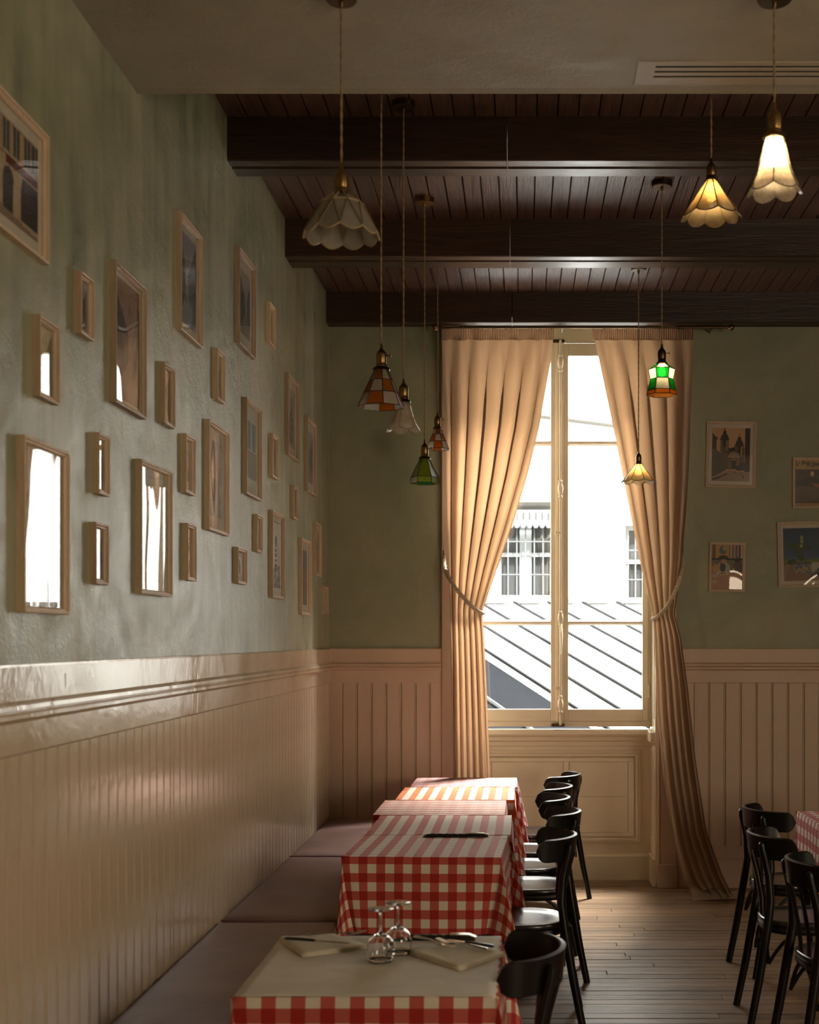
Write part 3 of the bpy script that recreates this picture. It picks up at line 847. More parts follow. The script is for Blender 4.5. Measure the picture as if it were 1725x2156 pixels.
def facade(seed):
    r = np.random.RandomState(seed); a = canvas(72, 56, (.36, .27, .18))
    for x in (.02, .20, .38, .56, .76, .9):
        rect(a, x, x+.10, .02, .33, (.05, .05, .06)); rect(a, x+.045, x+.055, .02, .33, (.30, .25, .2)); rect(a, x-.02, x+.0, .0, .35, (.22, .16, .11)); rect(a, x+.10, x+.12, .0, .35, (.22, .16, .11))
    rect(a, 0, 1, .36, .38, (.16, .12, .09)); rect(a, .42, 1, .36, .46, (.10, .02, .02))
    for x in (.08, .38, .7):
        ell(a, x+.08, .58, .09, .11, (.035, .03, .03)); rect(a, x-.01, x+.17, .58, .92, (.035, .03, .03))
    rect(a, .72, 1, .48, .92, (.03, .025, .025))
    poly(a, [(0, .86), (1, .97), (1, 1), (0, 1)], (.20, .14, .10))
    return grain(a, r, .15)
def portrait(seed, c1=(.30, .25, .20), c2=(.13, .11, .09)):
    r = np.random.RandomState(seed); a = canvas(40, 56, c1)
    for k in range(60):
        ell(a, r.uniform(0, 1), r.uniform(0, 1), r.uniform(.05, .2), r.uniform(.05, .25), np.array(c1)*r.uniform(.45, 1) + np.array((r.uniform(0, .03), 0, 0)))
    poly(a, [(.3, .5), (.65, .45), (.9, 1), (.1, 1)], c2); ell(a, .48, .38, .13, .12, np.array(c2)*1.6)
    return grain(a, r, .2)
def windows_print(seed):
    r = np.random.RandomState(seed); a = canvas(40, 60, (.42, .40, .36))
    for x in (.12, .56): 
        rect(a, x, x+.34, .10, .50, (.08, .10, .13))
        for k in range(8): rect(a, x, x+.34, .12+k*.048, .13+k*.048, (.16, .18, .21))
    rect(a, .05, 1, .52, .92, (.15, .12, .10))
    for k in range(40): ell(a, r.uniform(.05, .95), r.uniform(.55, .9), .04, .03, (r.uniform(.1, .35), r.uniform(.08, .16), .07))
    return grain(a, r)
def tree_poster(seed):
    r = np.random.RandomState(seed); a = canvas(40, 60, (.50, .43, .40))
    ell(a, .5, .30, .10, .09, (.07, .06, .07)); 
    for k in range(6): rect(a, .44-.02*k, .56+.02*k, .34+k*.07, .38+k*.07, (.10, .09, .09))
    for k in range(90): ell(a, r.uniform(.1, .9), r.uniform(.66, .93), .05, .03, np.array((.10, .085, .09))*r.uniform(.5, 2.5))
    rect(a, 0, 1, .93, .96, (.12, .09, .10)); rect(a, 0, 1, .03, .04, (.2, .15, .15))
    return grain(a, r)
def bottle_print(seed, bg_=(.46, .38, .34)):
    r = np.random.RandomState(seed); a = canvas(36, 56, bg_)
    poly(a, [(.42, .15), (.56, .15), (.60, .35), (.72, .5), (.72, .92), (.25, .92), (.25, .5), (.38, .35)], (.10, .08, .08))
    for k in range(60): ell(a, r.uniform(.28, .7), r.uniform(.2, .9), .04, .025, np.array((.2, .15, .13))*r.uniform(.3, 1.6))
    return grain(a, r)
def seaside(seed):
    r = np.random.RandomState(seed); a = canvas(36, 54, (.10, .12, .17))
    rect(a, 0, 1, .35, .6, (.20, .14, .11)); rect(a, 0, 1, .6, 1, (.13, .085, .07))
    for k in range(30): ell(a, r.uniform(0, 1), r.uniform(.5, .95), .05, .03, (r.uniform(.1, .3), .1, .07))
    return grain(a, r)
def church():
    r = np.random.RandomState(5); a = canvas(96, 126, (.47, .29, .18)); K = (.045, .032, .026); M2 = (.17, .11, .07)
    for k in range(126): a[k] = np.array((.45, .27, .165))*(1.0+.15*k/126)
    poly(a, [(0, .09), (.15, .20), (.11, .24), (.11, .40), (.36, .56), (.36, .80), (0, .93)], (.075, .05, .037))
    poly(a, [(.0, .38), (.36, .50), (.37, .80), (0, .90)], (.10, .07, .05))
    for k in range(7): rect(a, .03+k*.045, .045+k*.045, .43+k*.018, .60, (.05, .035, .027))
    poly(a, [(.24, .38), (.85, .36), (.86, .78), (.36, .78)], (.11, .075, .05))
    poly(a, [(.40, .41), (.62, .34), (.80, .40), (.80, .43), (.38, .44)], K)
    for cx, top in ((.33, .02), (.72, .13)):
        rect(a, cx-.11, cx+.11, top+.20, .45, (.13, .09, .06)); rect(a, cx-.035, cx+.035, top+.20, top+.34, K); rect(a, cx+.045, cx+.075, top+.2, top+.4, (.36, .24, .16))
        rect(a, cx-.13, cx+.13, top+.185, top+.205, K)
        ell(a, cx, top+.16, .10, .07, K); rect(a, cx-.045, cx+.045, top+.06, top+.12, K); ell(a, cx, top+.06, .045, .03, K)
        rect(a, cx-.008, cx+.008, max(0, top-.03), top+.06, K); rect(a, cx-.02, cx+.02, max(0, top-.01), max(.008, top), K)
    ell(a, .58, .52, .17, .10, K); ell(a, .58, .525, .145, .085, (.26, .17, .11)); rect(a, .42, .74, .53, .57, (.28, .19, .12))
    rect(a, .42, .74, .57, .585, K)
    for x in (.44, .49, .67, .71): rect(a, x, x+.018, .585, .76, (.30, .21, .14))
    ell(a, .59, .64, .045, .035, K); rect(a, .55, .63, .64, .76, K)
    rect(a, .87, 1, 0, .98, (.045, .03, .024)); ell(a, .84, .72, .12, .08, (.05, .035, .027)); ell(a, .73, .75, .12, .05, (.05, .035, .027))
    poly(a, [(0, .92), (.42, .80), (1, .82), (1, 1), (0, 1)], (.26, .185, .13))
    poly(a, [(0, .96), (.43, .85), (.43, .865), (.05, .985)], K)
    for x, y, s_ in ((.45, .79, 1), (.5, .79, 1), (.58, .80, 1.1), (.62, .81, 1.3), (.70, .83, 1.2), (.78, .84, 1.5), (.82, .88, 2), (.17, .9, 2), (.34, .85, 1.5)):
        rect(a, x, x+.014*s_, y, y+.035*s_, K); ell(a, x+.007*s_, y-.006, .007*s_, .008*s_, (.3, .2, .15))
    return grain(a, r, .14)
def volcano():
    r = np.random.RandomState(6); a = canvas(100, 84, (.085, .05, .035))
    for k in range(34): a[k] = (.075-.0006*k, .042, .030)
    poly(a, [(0, .34), (.2, .27), (.38, .20), (.5, .27), (.8, .33), (1, .36), (1, .5), (0, .5)], (.035, .024, .020))
    ell(a, .38, .14, .045, .08, (.42, .22, .10)); ell(a, .375, .11, .022, .05, (.6, .38, .20))
    poly(a, [(.33, .40), (.7, .46), (1, .44), (1, .52), (.5, .54)], (.30, .085, .045)); ell(a, .7, .52, .2, .04, (.28, .17, .13))
    for k in range(120): ell(a, r.uniform(0, 1), r.uniform(.5, 1), .04, .008, np.array((.09, .055, .04))*r.uniform(.3, 1.5))
    return grain(a, r, .12)
def terrace():
    r = np.random.RandomState(8); a = canvas(110, 90, (.05, .075, .13))
    for k in range(90): a[k] = np.array((.035, .055, .105))*(1+.9*k/90)
    poly(a, [(.45, .25), (1, .04), (1, .5), (.6, .45)], (.05, .068, .11))
    rect(a, 0, 1, .55, .60, (.07, .11, .14)); rect(a, 0, 1, .60, .70, (.13, .15, .045))
    poly(a, [(0, .70), (.3, .66), (1, .62), (1, 1), (0, 1)], (.26, .17, .12)); poly(a, [(.1, .7), (.5, .66), (.45, .98), (.02, 1)], (.20, .12, .085))
    G = (.045, .065, .03)
    for cx, cy_, rx, ry in ((.26, .42, .065, .14), (.15, .33, .075, .055), (.40, .37, .075, .045), (.14, .64, .08, .05), (.30, .57, .05, .05), (.34, .66, .06, .03)): ell(a, cx, cy_, rx, ry, G)
    ell(a, .31, .22, .03, .085, (.22, .24, .10)); ell(a, .30, .34, .03, .03, (.30, .32, .12))
    ell(a, .31, .74, .155, .115, (.20, .19, .20)); rect(a, .15, .47, .64, .69, (.09, .09, .10))
    for k in range(26): ell(a, .31+r.uniform(-.11, .11), .76+r.uniform(-.06, .07), .02, .018, ((.06, .10, .26), (.42, .22, .07), (.10, .14, .08))[k % 3])
    rect(a, .47, 1, .66, .84, (.34, .30, .27)); poly(a, [(.5, .86), (.75, .78), (.9, .86), (.6, .95)], (.07, .05, .05)); poly(a, [(.42, .92), (.6, .74), (.62, .78), (.46, .98)], (.08, .085, .11))
    for k in range(18): ell(a, .85+r.uniform(-.12, .15), .50+r.uniform(-.08, .1), .025, .012, (.08, .10, .04))
    rect(a, .90, 1, .36, .60, (.32, .24, .14)); ell(a, .82, .63, .1, .03, (.10, .07, .06))
    return grain(a, r, .1)
def bistro():
    r = np.random.RandomState(9); a = canvas(84, 122, (.17, .13, .10))
    rect(a, .12, .56, 0, .31, (.42, .24, .09)); ell(a, .36, .12, .12, .10, (.12, .15, .14)); ell(a, .42, .08, .07, .06, (.30, .28, .22))
    for k, c in enumerate(((.40, .33, .28), (.20, .06, .07), (.36, .28, .25), (.10, .08, .08), (.33, .22, .2), (.08, .06, .06), (.42, .36, .3))): rect(a, .60+k*.055, .66+k*.055, 0, .31, c)
    rect(a, .09, .115, 0, .30, (.03, .03, .03)); rect(a, 0, 1, .31, .345, (.04, .035, .035)); rect(a, 0, 1, .345, .46, (.16, .135, .115))
    ell(a, .38, .52, .22, .13, (.34, .29, .26)); ell(a, .36, .50, .09, .12, (.06, .06, .075)); ell(a, .15, .53, .13, .09, (.40, .23, .14))
    ell(a, .39, .36, .085, .075, (.40, .22, .15)); ell(a, .38, .285, .16, .045, (.06, .05, .05)); rect(a, .28, .50, .29, .32, (.05, .045, .04))
    rect(a, .355, .375, .345, .352, (.05, .03, .03)); rect(a, .41, .43, .345, .352, (.05, .03, .03)); rect(a, .37, .42, .395, .403, (.2, .05, .05))
    ell(a, .84, .36, .09, .07, (.05, .045, .04)); ell(a, .86, .50, .17, .12, (.10, .08, .07))
    h, w, _ = a.shape
    for yy in range(int(.62*h), h):
        for xx in range(w):
            q = (int(xx/4 + yy*.2) + int((yy-.62*h)/2.6)) % 2
            a[yy, xx] = (.30, .09, .07) if q else (.40, .30, .24)
    ell(a, .36, .64, .20, .035, (.42, .38, .34)); ell(a, .36, .64, .12, .018, (.2, .12, .08)); ell(a, .12, .70, .12, .03, (.36, .30, .26)); ell(a, .10, .83, .10, .03, (.38, .33, .28))
    rect(a, .70, .74, .52, .66, (.33, .27, .2)); ell(a, .86, .66, .1, .02, (.42, .30, .12))
    return grain(a, r, .12)

def print_obj(img, x0, x1, z0, z1, y, parent, name='picture_print'):
    h, w, _ = img.shape
    vs = [(lerp(x0, x1, i/w), y, lerp(z1, z0, j/h)) for j in range(h+1) for i in range(w+1)]
    fs = [(j*(w+1)+i, (j+1)*(w+1)+i, (j+1)*(w+1)+i+1, j*(w+1)+i+1) for j in range(h) for i in range(w)]
    me = bpy.data.meshes.new(name); me.from_pydata(vs, [], fs); me.materials.append(M_print)
    at = me.attributes.new('ink', 'FLOAT_COLOR', 'CORNER')
    c = np.ones((h*w, 4, 4), np.float32); c[:, :, :3] = img.reshape(-1, 1, 3)
    at.data.foreach_set('color', c.ravel())
    return link(name, me, parent)

PF = [(0, 0), (0, .0225), (.004, .0235), (.0075, .0225), (.009, .017), (.0135, .017), (.018, .0105), (.018, .004)]
def picture(label, w, h, loc, rotz, roll, img, mat_in, group, depth=1.0, glass=True, tilt=0):
    o = thing('picture_frame', label, 'picture frame', loc, 0, group)
    o.rotation_mode = 'XYZ'
    o.rotation_euler = (Matrix.Rotation(rotz, 4, 'Z') @ Matrix.Rotation(roll, 4, 'Y')).to_euler()
    prof = [(a, b*depth) for a, b in PF]
    MB().add(*ring(-w/2, w/2, 0, h, 0, prof)).build('frame_moulding', M_frame, o)
    i = .016
    MB().box(-w/2+.004, w/2-.004, -.003, -.0002, .004, h-.004).build('backing', M_hole, o)
    if mat_in > 0: MB().box(-w/2+i, w/2-i, -.0045, -.003, i, h-i).build('mat', M_mat, o)
    print_obj(img, -w/2+i+mat_in, w/2-i-mat_in, i+mat_in*1.15, h-i-mat_in*1.15, -.0050, o)
    if glass:
        MB().box(-w/2+i, w/2-i, -.0090*depth, -.0075*depth, i, h-i).build('glass', M_picglass, o)
    return o
GRP = 'pale wood framed pictures on the long left wall'
S = 'small pale wood frame'; L_ = 'large pale wood frame'
# (x0, x1, top, bottom at the near edge, size class, print, mat, label)
frames = [
 (155, 200, 568, 700, street(2, (.9, .9, 1), .8), .0, S + ' with a dark print, beside the frame cropped at left'),
 (67, 127, 661, 833, street(3), .0, S + ' left of the big frame that reflects the curtain'),
 (230, 310, 547, 846, street(4, (.75, .42, .25), .8), .012, L_ + ' in the upper row, reflecting the beams and curtain'),
 (370, 428.5, 443, 693, street(5, (.8, .8, 1), .75), .03, L_ + ' with a dark night street print, highest of all'),
 (495, 540, 517, 722, street(6, (1, .85, .75), .7), .05, L_ + ' with wide mat, last big one of the top row'),
 (560, 581, 634, 721, street(7), .0, S + ' topmost right, beside the last big frame of the top row'),
 (447.5, 475, 732, 839, street(8, (1, .75, .5)), .0, S + ' below the gap between the two high dark prints'),
 (334, 370, 761, 890, street(9, (.9, .6, .45)), .0, S + ' just right of the big frame reflecting the curtain'),
 (510.6, 552.6, 835, 1039, windows_print(10), .04, L_ + ' with a print of two shuttered windows'),
 (600, 632, 784, 956, bottle_print(11, (.30, .25, .21)), .04, L_ + ' with a dark speckled print, high and near the far corner'),
 (640.7, 668, 876, 1033, street(12, (.8, .7, .75), .9), .045, L_ + ' with grey town print, next to the far corner, upper row'),
 (380, 413, 912, 1036, windows_print(13), .02, S + ' with a blue and brown print, left of the grey portrait'),
 (430, 484, 882, 1114.5, portrait(14), .045, L_ + ' with a grey-brown portrait in a wide mat'),
 (565.8, 586.7, 912, 1003, street(15, (1, .7, .6)), .0, S + ' just right of the shuttered windows print'),
 (611, 626, 1020.6, 1091, street(16, (1, .75, .65)), .0, S + ' narrowest, right of the dark tree poster'),
 (533, 552, 1082, 1161, bottle_print(17), .01, S + ' between the grey portrait and the tree poster'),
 (566, 601, 1073.5, 1258, tree_poster(18), .02, L_ + ' with a dark tree poster'),
 (491.6, 521.7, 1151, 1228, bottle_print(19, (.55, .5, .45)), .022, S + ', shortest and nearly square, with a white mat'),
 (384, 415, 1100.6, 1221, bottle_print(20, (.4, .3, .22)), .0, S + ' with a brown print, below the blue and brown one'),
 (628.5, 656, 1132, 1294, seaside(21), .04, L_ + ' with a blue and brown print, lowest near the far corner'),
 (659, 678, 1098, 1212, street(22, (1, .7, .55)), .012, 'medium pale wood frame beside the far corner, middle row'),
 (678.8, 691, 1234, 1293, street(23, (1, .7, .6)), .0, S + ' lowest and last beside the far corner'),
 (285, 358, 966, 1250, bottle_print(24, (.5, .45, .42)), .0, L_ + ' reflecting the bright window, second of the lowest row'),
 (193, 233, 909.5, 1038, street(25, (.9, .65, .45)), .0, S + ' between the two large window-reflecting frames, upper'),
 (187, 230.5, 1098.5, 1229, street(26, (.8, .5, .4)), .0, S + ' between the two large window-reflecting frames, lower'),
 (34, 148, 914.5, 1289, portrait(27, (.34, .30, .27)), .0, L_ + ' lowest at far left, mirroring the courtyard window'),
]
for x0, x1, yt_, yb_, img, mi, lab in frames:
    Y0 = -XL*F/(VX-x0); Y1 = (-XL-.0235)*F/(VX-x1)
    zt_ = H + (VY-yt_)*Y0/F; zb_ = H + (VY-yb_)*Y0/F; h_ = zt_-zb_; w_ = Y1-Y0
    if h_ < .3 and x0 > 520: w_ = h_*.72
    turn = math.radians(1.8) if (x0, x1) == (285, 358) else 0      # hangs slightly away from the wall at one side
    picture(lab, w_, h_, (XL + w_/2*math.sin(turn), Y0 + w_/2, zb_), PI/2 - turn, 0, img, mi, GRP)
picture('large pale wood frame cropped by the left edge, street with red awning', .47, .353, (XL, 3.66-.235, 2.728), PI/2, 0, facade(1), .028, GRP)
GB = 'pale wood framed pictures on the end wall'
k = D / F
def bpic(label, x0, x1, y0, y1, roll, img, mi, glass=True):
    w_, h_ = (x1-x0)*k, (y1-y0)*k
    return picture(label, w_, h_, ((x0+x1)/2*k - VX*k, D, H + (VY-y1)*k), 0, roll, img, mi, GB, .8, glass)
bpic('pale wood frame with a sepia photograph of a two-towered church on a street', 1485.5, 1590, 888, 1027, math.radians(1.2), church(), .024)
bpic('small pale wood frame, print of a man in a cap at a table', 1492.5, 1568, 1142, 1246, math.radians(1.0), bistro(), .0)
bpic('pale wood frame with a cactus in a painted pot under blue sky', 1639, 1790, 1098, 1236, math.radians(-1.2), terrace(), .024)
pj = bpic('pale wood frame with an old newspaper cover under a black title, cropped at right', 1669, 1775, 964, 1070, 0, volcano(), .0)
wj, hj = 106*k, 106*k
for c_ in pj.children:
    if c_.name.startswith('picture_print'): pr_ = c_
pr_.scale = (.98, 1, .74); pr_.location = (0, 0, .022)
MB().box(-wj/2+.015, wj/2-.015, -.0046, -.003, .015, hj-.015).build('newsprint', simple('aged_newsprint', (.52, .34, .17), .8), pj)
def lettering(txt, size, loc, parent, bold=.0, sx=1.0):
    cu = bpy.data.curves.new('lettering', 'FONT'); cu.body = txt; cu.size = size; cu.offset = bold; cu.extrude = .0002
    o_ = bpy.data.objects.new('tmp', cu); COL.objects.link(o_)
    bpy.context.view_layer.update()
    me = bpy.data.meshes.new_from_object(o_.evaluated_get(bpy.context.evaluated_depsgraph_get()))
    bpy.data.objects.remove(o_)
    me.materials.clear(); me.materials.append(M_ink)
    q = link('lettering', me, parent, loc, (PI/2, 0, 0)); q.scale = (sx, 1, 1); return q
lettering('Le Petit Journal', .044, (-wj/2+.024, -.0055, hj-.053), pj, .0012, .73)
lettering('SUPPLÉMENT ILLUSTRÉ', .0095, (-wj/2+.09, -.0055, hj-.066), pj)

# ================================================================== PENDANT LAMPS
def canopy_cord(root, x, z_ceil, z_sock, can_r=.048, can_mat=None, top_hidden=False):
    # local origin is the lamp's shade bottom; everything hangs from the ceiling above
    h = z_ceil
    MB().lathe([(0, h), (can_r, h), (can_r, h-.024), (can_r-.004, h-.028), (.008, h-.029), (.006, h-.042), (.003, h-.046), (0, h-.046)], 24).build('ceiling_rose', can_mat or M_darkbrass, root, True)
    n = max(30, int((h - z_sock)/.011)); m = MB()
    for s_ in (0, 1):
        pts = [(.0021*math.cos(i*.9+s_*PI), .0021*math.sin(i*.9+s_*PI), lerp(z_sock, h-.04, i/n)) for i in range(n+1)]
        m.tube(pts, .0023, 5)
    m.build('cord', M_cord, root, 'all')
def socket(root, z, s=1.0, key=False, mat=None, gall=None):
    pr = [(.004, .098), (.006, .078), (.011, .070), (.018, .064), (.021, .052), (.021, .022), (.019, .018), (.021, .014), (.021, 0), (0, 0)]
    so = MB().lathe([(r*s, z + q*s) for r, q in pr], 20).build('lamp_socket', mat or M_brass, root, True)
    if key:
        MB().tube([(.018*s, 0, z+.05*s), (.038*s, 0, z+.05*s), (.040*s, 0, z+.05*s)], [.003, .003, .003], 8).build('switch_key', M_brass, so)
        MB().box(.036*s, .040*s, -.007*s, .007*s, z+.043*s, z+.057*s).build('switch_key', M_brass, so)
    if gall:
        MB().lathe([(gall*.75, z+.006), (gall, z+.002), (gall+.004, z-.004), (gall, z-.008), (gall*.8, z-.008)], 24).build('shade_collar', M_darkbrass, so, True)
    return so
def shade(root, prof, N, matfn, came, scallop=None, arcs=None, sub=1, came_r=.0016, rot=0.0, halfstep=False, long=None):
    """prof: [(r,z)...] row boundaries from top to bottom; each facet of each row is a pane of its own"""
    sh = MB()
    panes = []
    def P3(r, a, z): return Vector((r*math.cos(a), r*math.sin(a), z))
    rows = len(prof)-1
    if long:                       # petals: one pane from top to the scalloped rim, following the whole profile
        for k_ in range(N):
            a0, a1 = rot + 2*PI*k_/N, rot + 2*PI*(k_+1)/N; nu = 8
            m = MB(); vs = []
            for layer in (0, 1):
                for v_, (r, z) in enumerate(prof):
                    for i in range(nu+1):
                        u = i/nu
                        p = P3(r, a0, z).lerp(P3(r, a1, z), u).lerp(P3(r, lerp(a0, a1, u), z), .75)
                        if v_ == rows:
                            q0 = Vector((prof[-2][0], 0, prof[-2][1])); q1 = Vector((prof[-1][0], 0, prof[-1][1])); d_ = (q1-q0).normalized(); am = (a0+a1)/2
                            p = p + Vector((d_.x*math.cos(am), d_.x*math.sin(am), d_.z))*long*math.sin(PI*u)**.8
                        if layer: p = p - Vector((p.x, p.y, 0)).normalized()*.0025
                        vs.append(p)
            n1 = nu+1; R1 = rows+1; fs = []; o_ = n1*R1
            for j in range(rows):
                for i in range(nu):
                    q = j*n1+i; fs.append((q, q+1, q+1+n1, q+n1)); fs.append((o_+q, o_+q+n1, o_+q+1+n1, o_+q+1))
                fs.append((j*n1, (j+1)*n1, o_+(j+1)*n1, o_+j*n1)); fs.append((j*n1+nu, o_+j*n1+nu, o_+(j+1)*n1+nu, (j+1)*n1+nu))
            for i in range(nu): fs.append((i, o_+i, o_+i+1, i+1)); q = rows*n1+i; fs.append((q, q+1, o_+q+1, o_+q))
            m.add(vs, fs); panes.append((m, matfn(0, k_)))
            sh.tube([vs[j*n1] for j in range(R1)], came_r, 5); sh.tube(vs[rows*n1:rows*n1+n1], came_r, 5); sh.tube(vs[0:n1], came_r, 5)
        so = sh.build('shade', came, root, True)
        for m, mt in panes: m.build('glass_panel', mt, so, 'all')
        return so
    for j in range(rows):
        (r0, z0), (r1, z1) = prof[j], prof[j+1]
        shift = (.5 if (halfstep and j == rows-1) else 0)
        for k_ in range(N):
            a0 = rot + 2*PI*(k_+shift)/N; a1 = rot + 2*PI*(k_+1+shift)/N
            nu = 6 if (scallop or arcs) else 1
            m = MB(); vs = []
            for layer in (0, 1):
                for v_, (r, z) in ((0, (r0, z0)), (1, (r1, z1))):
                    for i in range(nu+1):
                        u = i/nu
                        p = P3(r, a0, z).lerp(P3(r, a1, z), u)
                        bow = math.sin(PI*u)
                        if v_ == 1 and j == rows-1 and scallop:
                            d_ = (P3(r1, (a0+a1)/2, z1) - P3(r0, (a0+a1)/2, z0)).normalized(); p = p + d_*scallop*bow
                        if arcs and ((v_ == 1 and j < rows-1) or (v_ == 0 and j > 0)):
                            if not halfstep or v_ == 1:
                                d_ = (P3(r1, (a0+a1)/2, z1) - P3(r0, (a0+a1)/2, z0)).normalized(); p = p + d_*arcs*bow
                            elif halfstep:
                                ub = (u+.5) % 1.0; d_ = (P3(r1, (a0+a1)/2, z1) - P3(r0, (a0+a1)/2, z0)).normalized(); p = p + d_*arcs*math.sin(PI*ub)
                        if layer: p = p * 1.0 - Vector((p.x, p.y, 0)).normalized()*.0025
                        vs.append(p)
            n1 = nu+1; fs = []
            for i in range(nu):
                fs.append((i, i+1, n1+i+1, n1+i)); fs.append((2*n1+i, 3*n1+i, 3*n1+i+1, 2*n1+i+1))
                fs.append((i, 2*n1+i, 2*n1+i+1, i+1)); fs.append((n1+i, n1+i+1, 3*n1+i+1, 3*n1+i))
            fs += [(0, n1, 3*n1, 2*n1), (nu, 2*n1+nu, 3*n1+nu, n1+nu)]
            m.add(vs, fs); panes.append((m, matfn(j, k_)))
            # cames: left edge and bottom edge
            sh.tube([vs[0], vs[n1]], came_r, 5)
            sh.tube(vs[n1:2*n1], came_r, 5)
            if j == 0: sh.tube(vs[0:n1], came_r, 5)
            if shift: sh.tube([vs[nu], vs[n1+nu]], came_r, 5)
    so = sh.build('shade', came, root, True)
    for m, mt in panes: m.build('glass_panel', mt, so)
    return so
def bulb(root, z, mat, r=.022):
    MB().lathe([(0, -r*1.2), (r*.6, -r), (r, -r*.2), (r*.9, r*.6), (r*.5, r*1.4), (r*.45, r*1.8), (0, r*1.8)], 14, (0, 0, z)).build('bulb', mat, root, True)
LG = 'stained glass pendant lamps'
def hang(name, label, px, py_bot, Y):
    return thing(name, label, 'lamp', tuple(W(px, py_bot, Y)), 0, LG)

# 1 capiz dome (unlit): two tiers of triangles
def capiz_dome():
    Y = 3.855; z0 = W(0, 491, Y).z
    o = hang('pendant_lamp', 'large capiz shell dome pendant with triangular panes and scalloped rim, unlit', 719, 491, Y)
    R = 78*Y/F; N = 10; s_ = Y/F
    rings = [(.020, 82*s_), (47*s_, 60*s_), (R, 0)]
    sh = MB(); P3 = lambda r, a, z: Vector((r*math.cos(a), r*math.sin(a), z)); panes = []
    def pane(pts, bow=None):
        if bow:   # bottom edge (pts[-1] -> pts[0]) gets a round scallop
            a, b = pts[-2], pts[-1]; d_ = ((a+b)/2 - pts[0]).normalized()
            arc = [a.lerp(b, u) + d_*bow*math.sin(PI*u) for u in np.linspace(0, 1, 6)]
            pts = pts[:-2] + arc
        n = len(pts); ins = [p - Vector((p.x, p.y, 0)).normalized()*.003 for p in pts]
        panes.append(MB().add(pts + ins, [tuple(range(n)), tuple(range(n, 2*n))[::-1]] + [(i, n+i, n+(i+1)%n, (i+1)%n) for i in range(n)]))
        for i in range(n): sh.tube([pts[i], pts[(i+1)%n]], .0030, 5)
    for k_ in range(N):
        A = lambda q, off=0: 2*PI*(k_+q+off)/N + .1
        r0, r1, r2 = rings
        pane([P3(r0[0], A(0), r0[1]), P3(r0[0], A(1), r0[1]), P3(r1[0], A(1), r1[1]), P3(r1[0], A(0), r1[1])])
        pane([P3(r1[0], A(.5), r1[1]), P3(r1[0], A(1), r1[1]), P3(r2[0], A(1), r2[1]), P3(r2[0], A(0), r2[1]), P3(r1[0], A(0), r1[1])][:0] or
             [P3(r1[0], A(0), r1[1]), P3(r2[0], A(-.5), r2[1]), P3(r2[0], A(.5), r2[1])], .017)
        pane([P3(r2[0], A(.5), r2[1]), P3(r1[0], A(0), r1[1]), P3(r1[0], A(1), r1[1])])
    so = sh.build('shade', M_goldcame, o, True)
    for m in panes: m.build('glass_panel', G_capiz, so)
    socket(o, 82*s_, .95, False, gall=.022)
    canopy_cord(o, 0, ZL - z0, 82*s_+.08, .045)
capiz_dome()

def amber_cone(label, px, Y, ytop, ybot, halfw, ceil=ZC, key=True, rot=.2, N=8):
    s_ = Y/F; z0 = W(0, ybot, Y).z
    o = hang('pendant_lamp', label, px, ybot, Y)
    hgt = (ybot-ytop)*s_; R = halfw*s_
    pr = [(R*.27, hgt), (R*.50, hgt*.70), (R*.75, hgt*.36), (R, 0)]
    shade(o, pr, N, lambda j, k_: G_amber if (j + k_) % 2 else G_clear, M_came, came_r=.0016, rot=rot)
    socket(o, hgt+.004, 1.0, key, gall=R*.28+.006)
    canopy_cord(o, 0, ceil - z0, hgt+.09)
amber_cone('amber and clear checked glass cone pendant, the larger one at left', 803, 5.2, 778, 857, 49)
amber_cone('amber and clear checked glass cone pendant, the smaller one beside the left curtain', 922, 8.1, 902, 946, 25, rot=.5)

def ribbed_bell(label, px, Y, ytop, ybot, halfw, ceil, lit, rot=.3):
    s_ = Y/F; z0 = W(0, ybot, Y).z; o = hang('pendant_lamp', label, px, ybot, Y)
    hgt = (ybot-ytop)*s_; R = halfw*s_
    pr = [(R*.37, hgt), (R*.47, hgt*.80), (R*.56, hgt*.60), (R*.66, hgt*.40), (R*.80, hgt*.20), (R, 0)]
    shade(o, pr, 6, lambda j, k_: G_rib, M_came if lit else M_goldcame, came_r=.0017, rot=rot, long=hgt*.13)
    socket(o, hgt+.002, 1.0, False, gall=R*.36+.004)
    canopy_cord(o, 0, ceil - z0, hgt+.09, .05)
    if lit: bulb(o, hgt*.62, M_bulb_bright, .024)
ribbed_bell('ribbed glass bell pendant, unlit, behind the larger amber cone', 850, 5.8, 845, 902, 34, ZC, False)
ribbed_bell('brightly lit ribbed glass bell pendant at upper right', 1631, 3.855, 288, 398, 54, ZL, True)

def petal_lamp(label, px, Y, ytop, ybot, halfw, N=8, half=False, rot=.1):
    s_ = Y/F; z0 = W(0, ybot, Y).z; o = hang('pendant_lamp', label, px, ybot, Y)
    hgt = (ybot-ytop)*s_; R = halfw*s_
    pr = [(R*.18, hgt), (R*.60, hgt*.47), (R, 0)]
    shade(o, pr, N, lambda j, k_: G_petal, M_came, came_r=.0018, rot=rot, long=hgt*.15)
    socket(o, hgt, .85, False, gall=R*.19)
    canopy_cord(o, 0, ZC - z0, hgt+.075)
    bulb(o, hgt*.56, M_bulb, .022)
petal_lamp('lit opal petal cone pendant at upper right, left of the bright bell', 1498, 5.1, 378, 452, 59)
petal_lamp('small lit opal petal cone pendant hanging before the right curtain', 1345, 8.35, 976, 1012, 34, rot=.25)

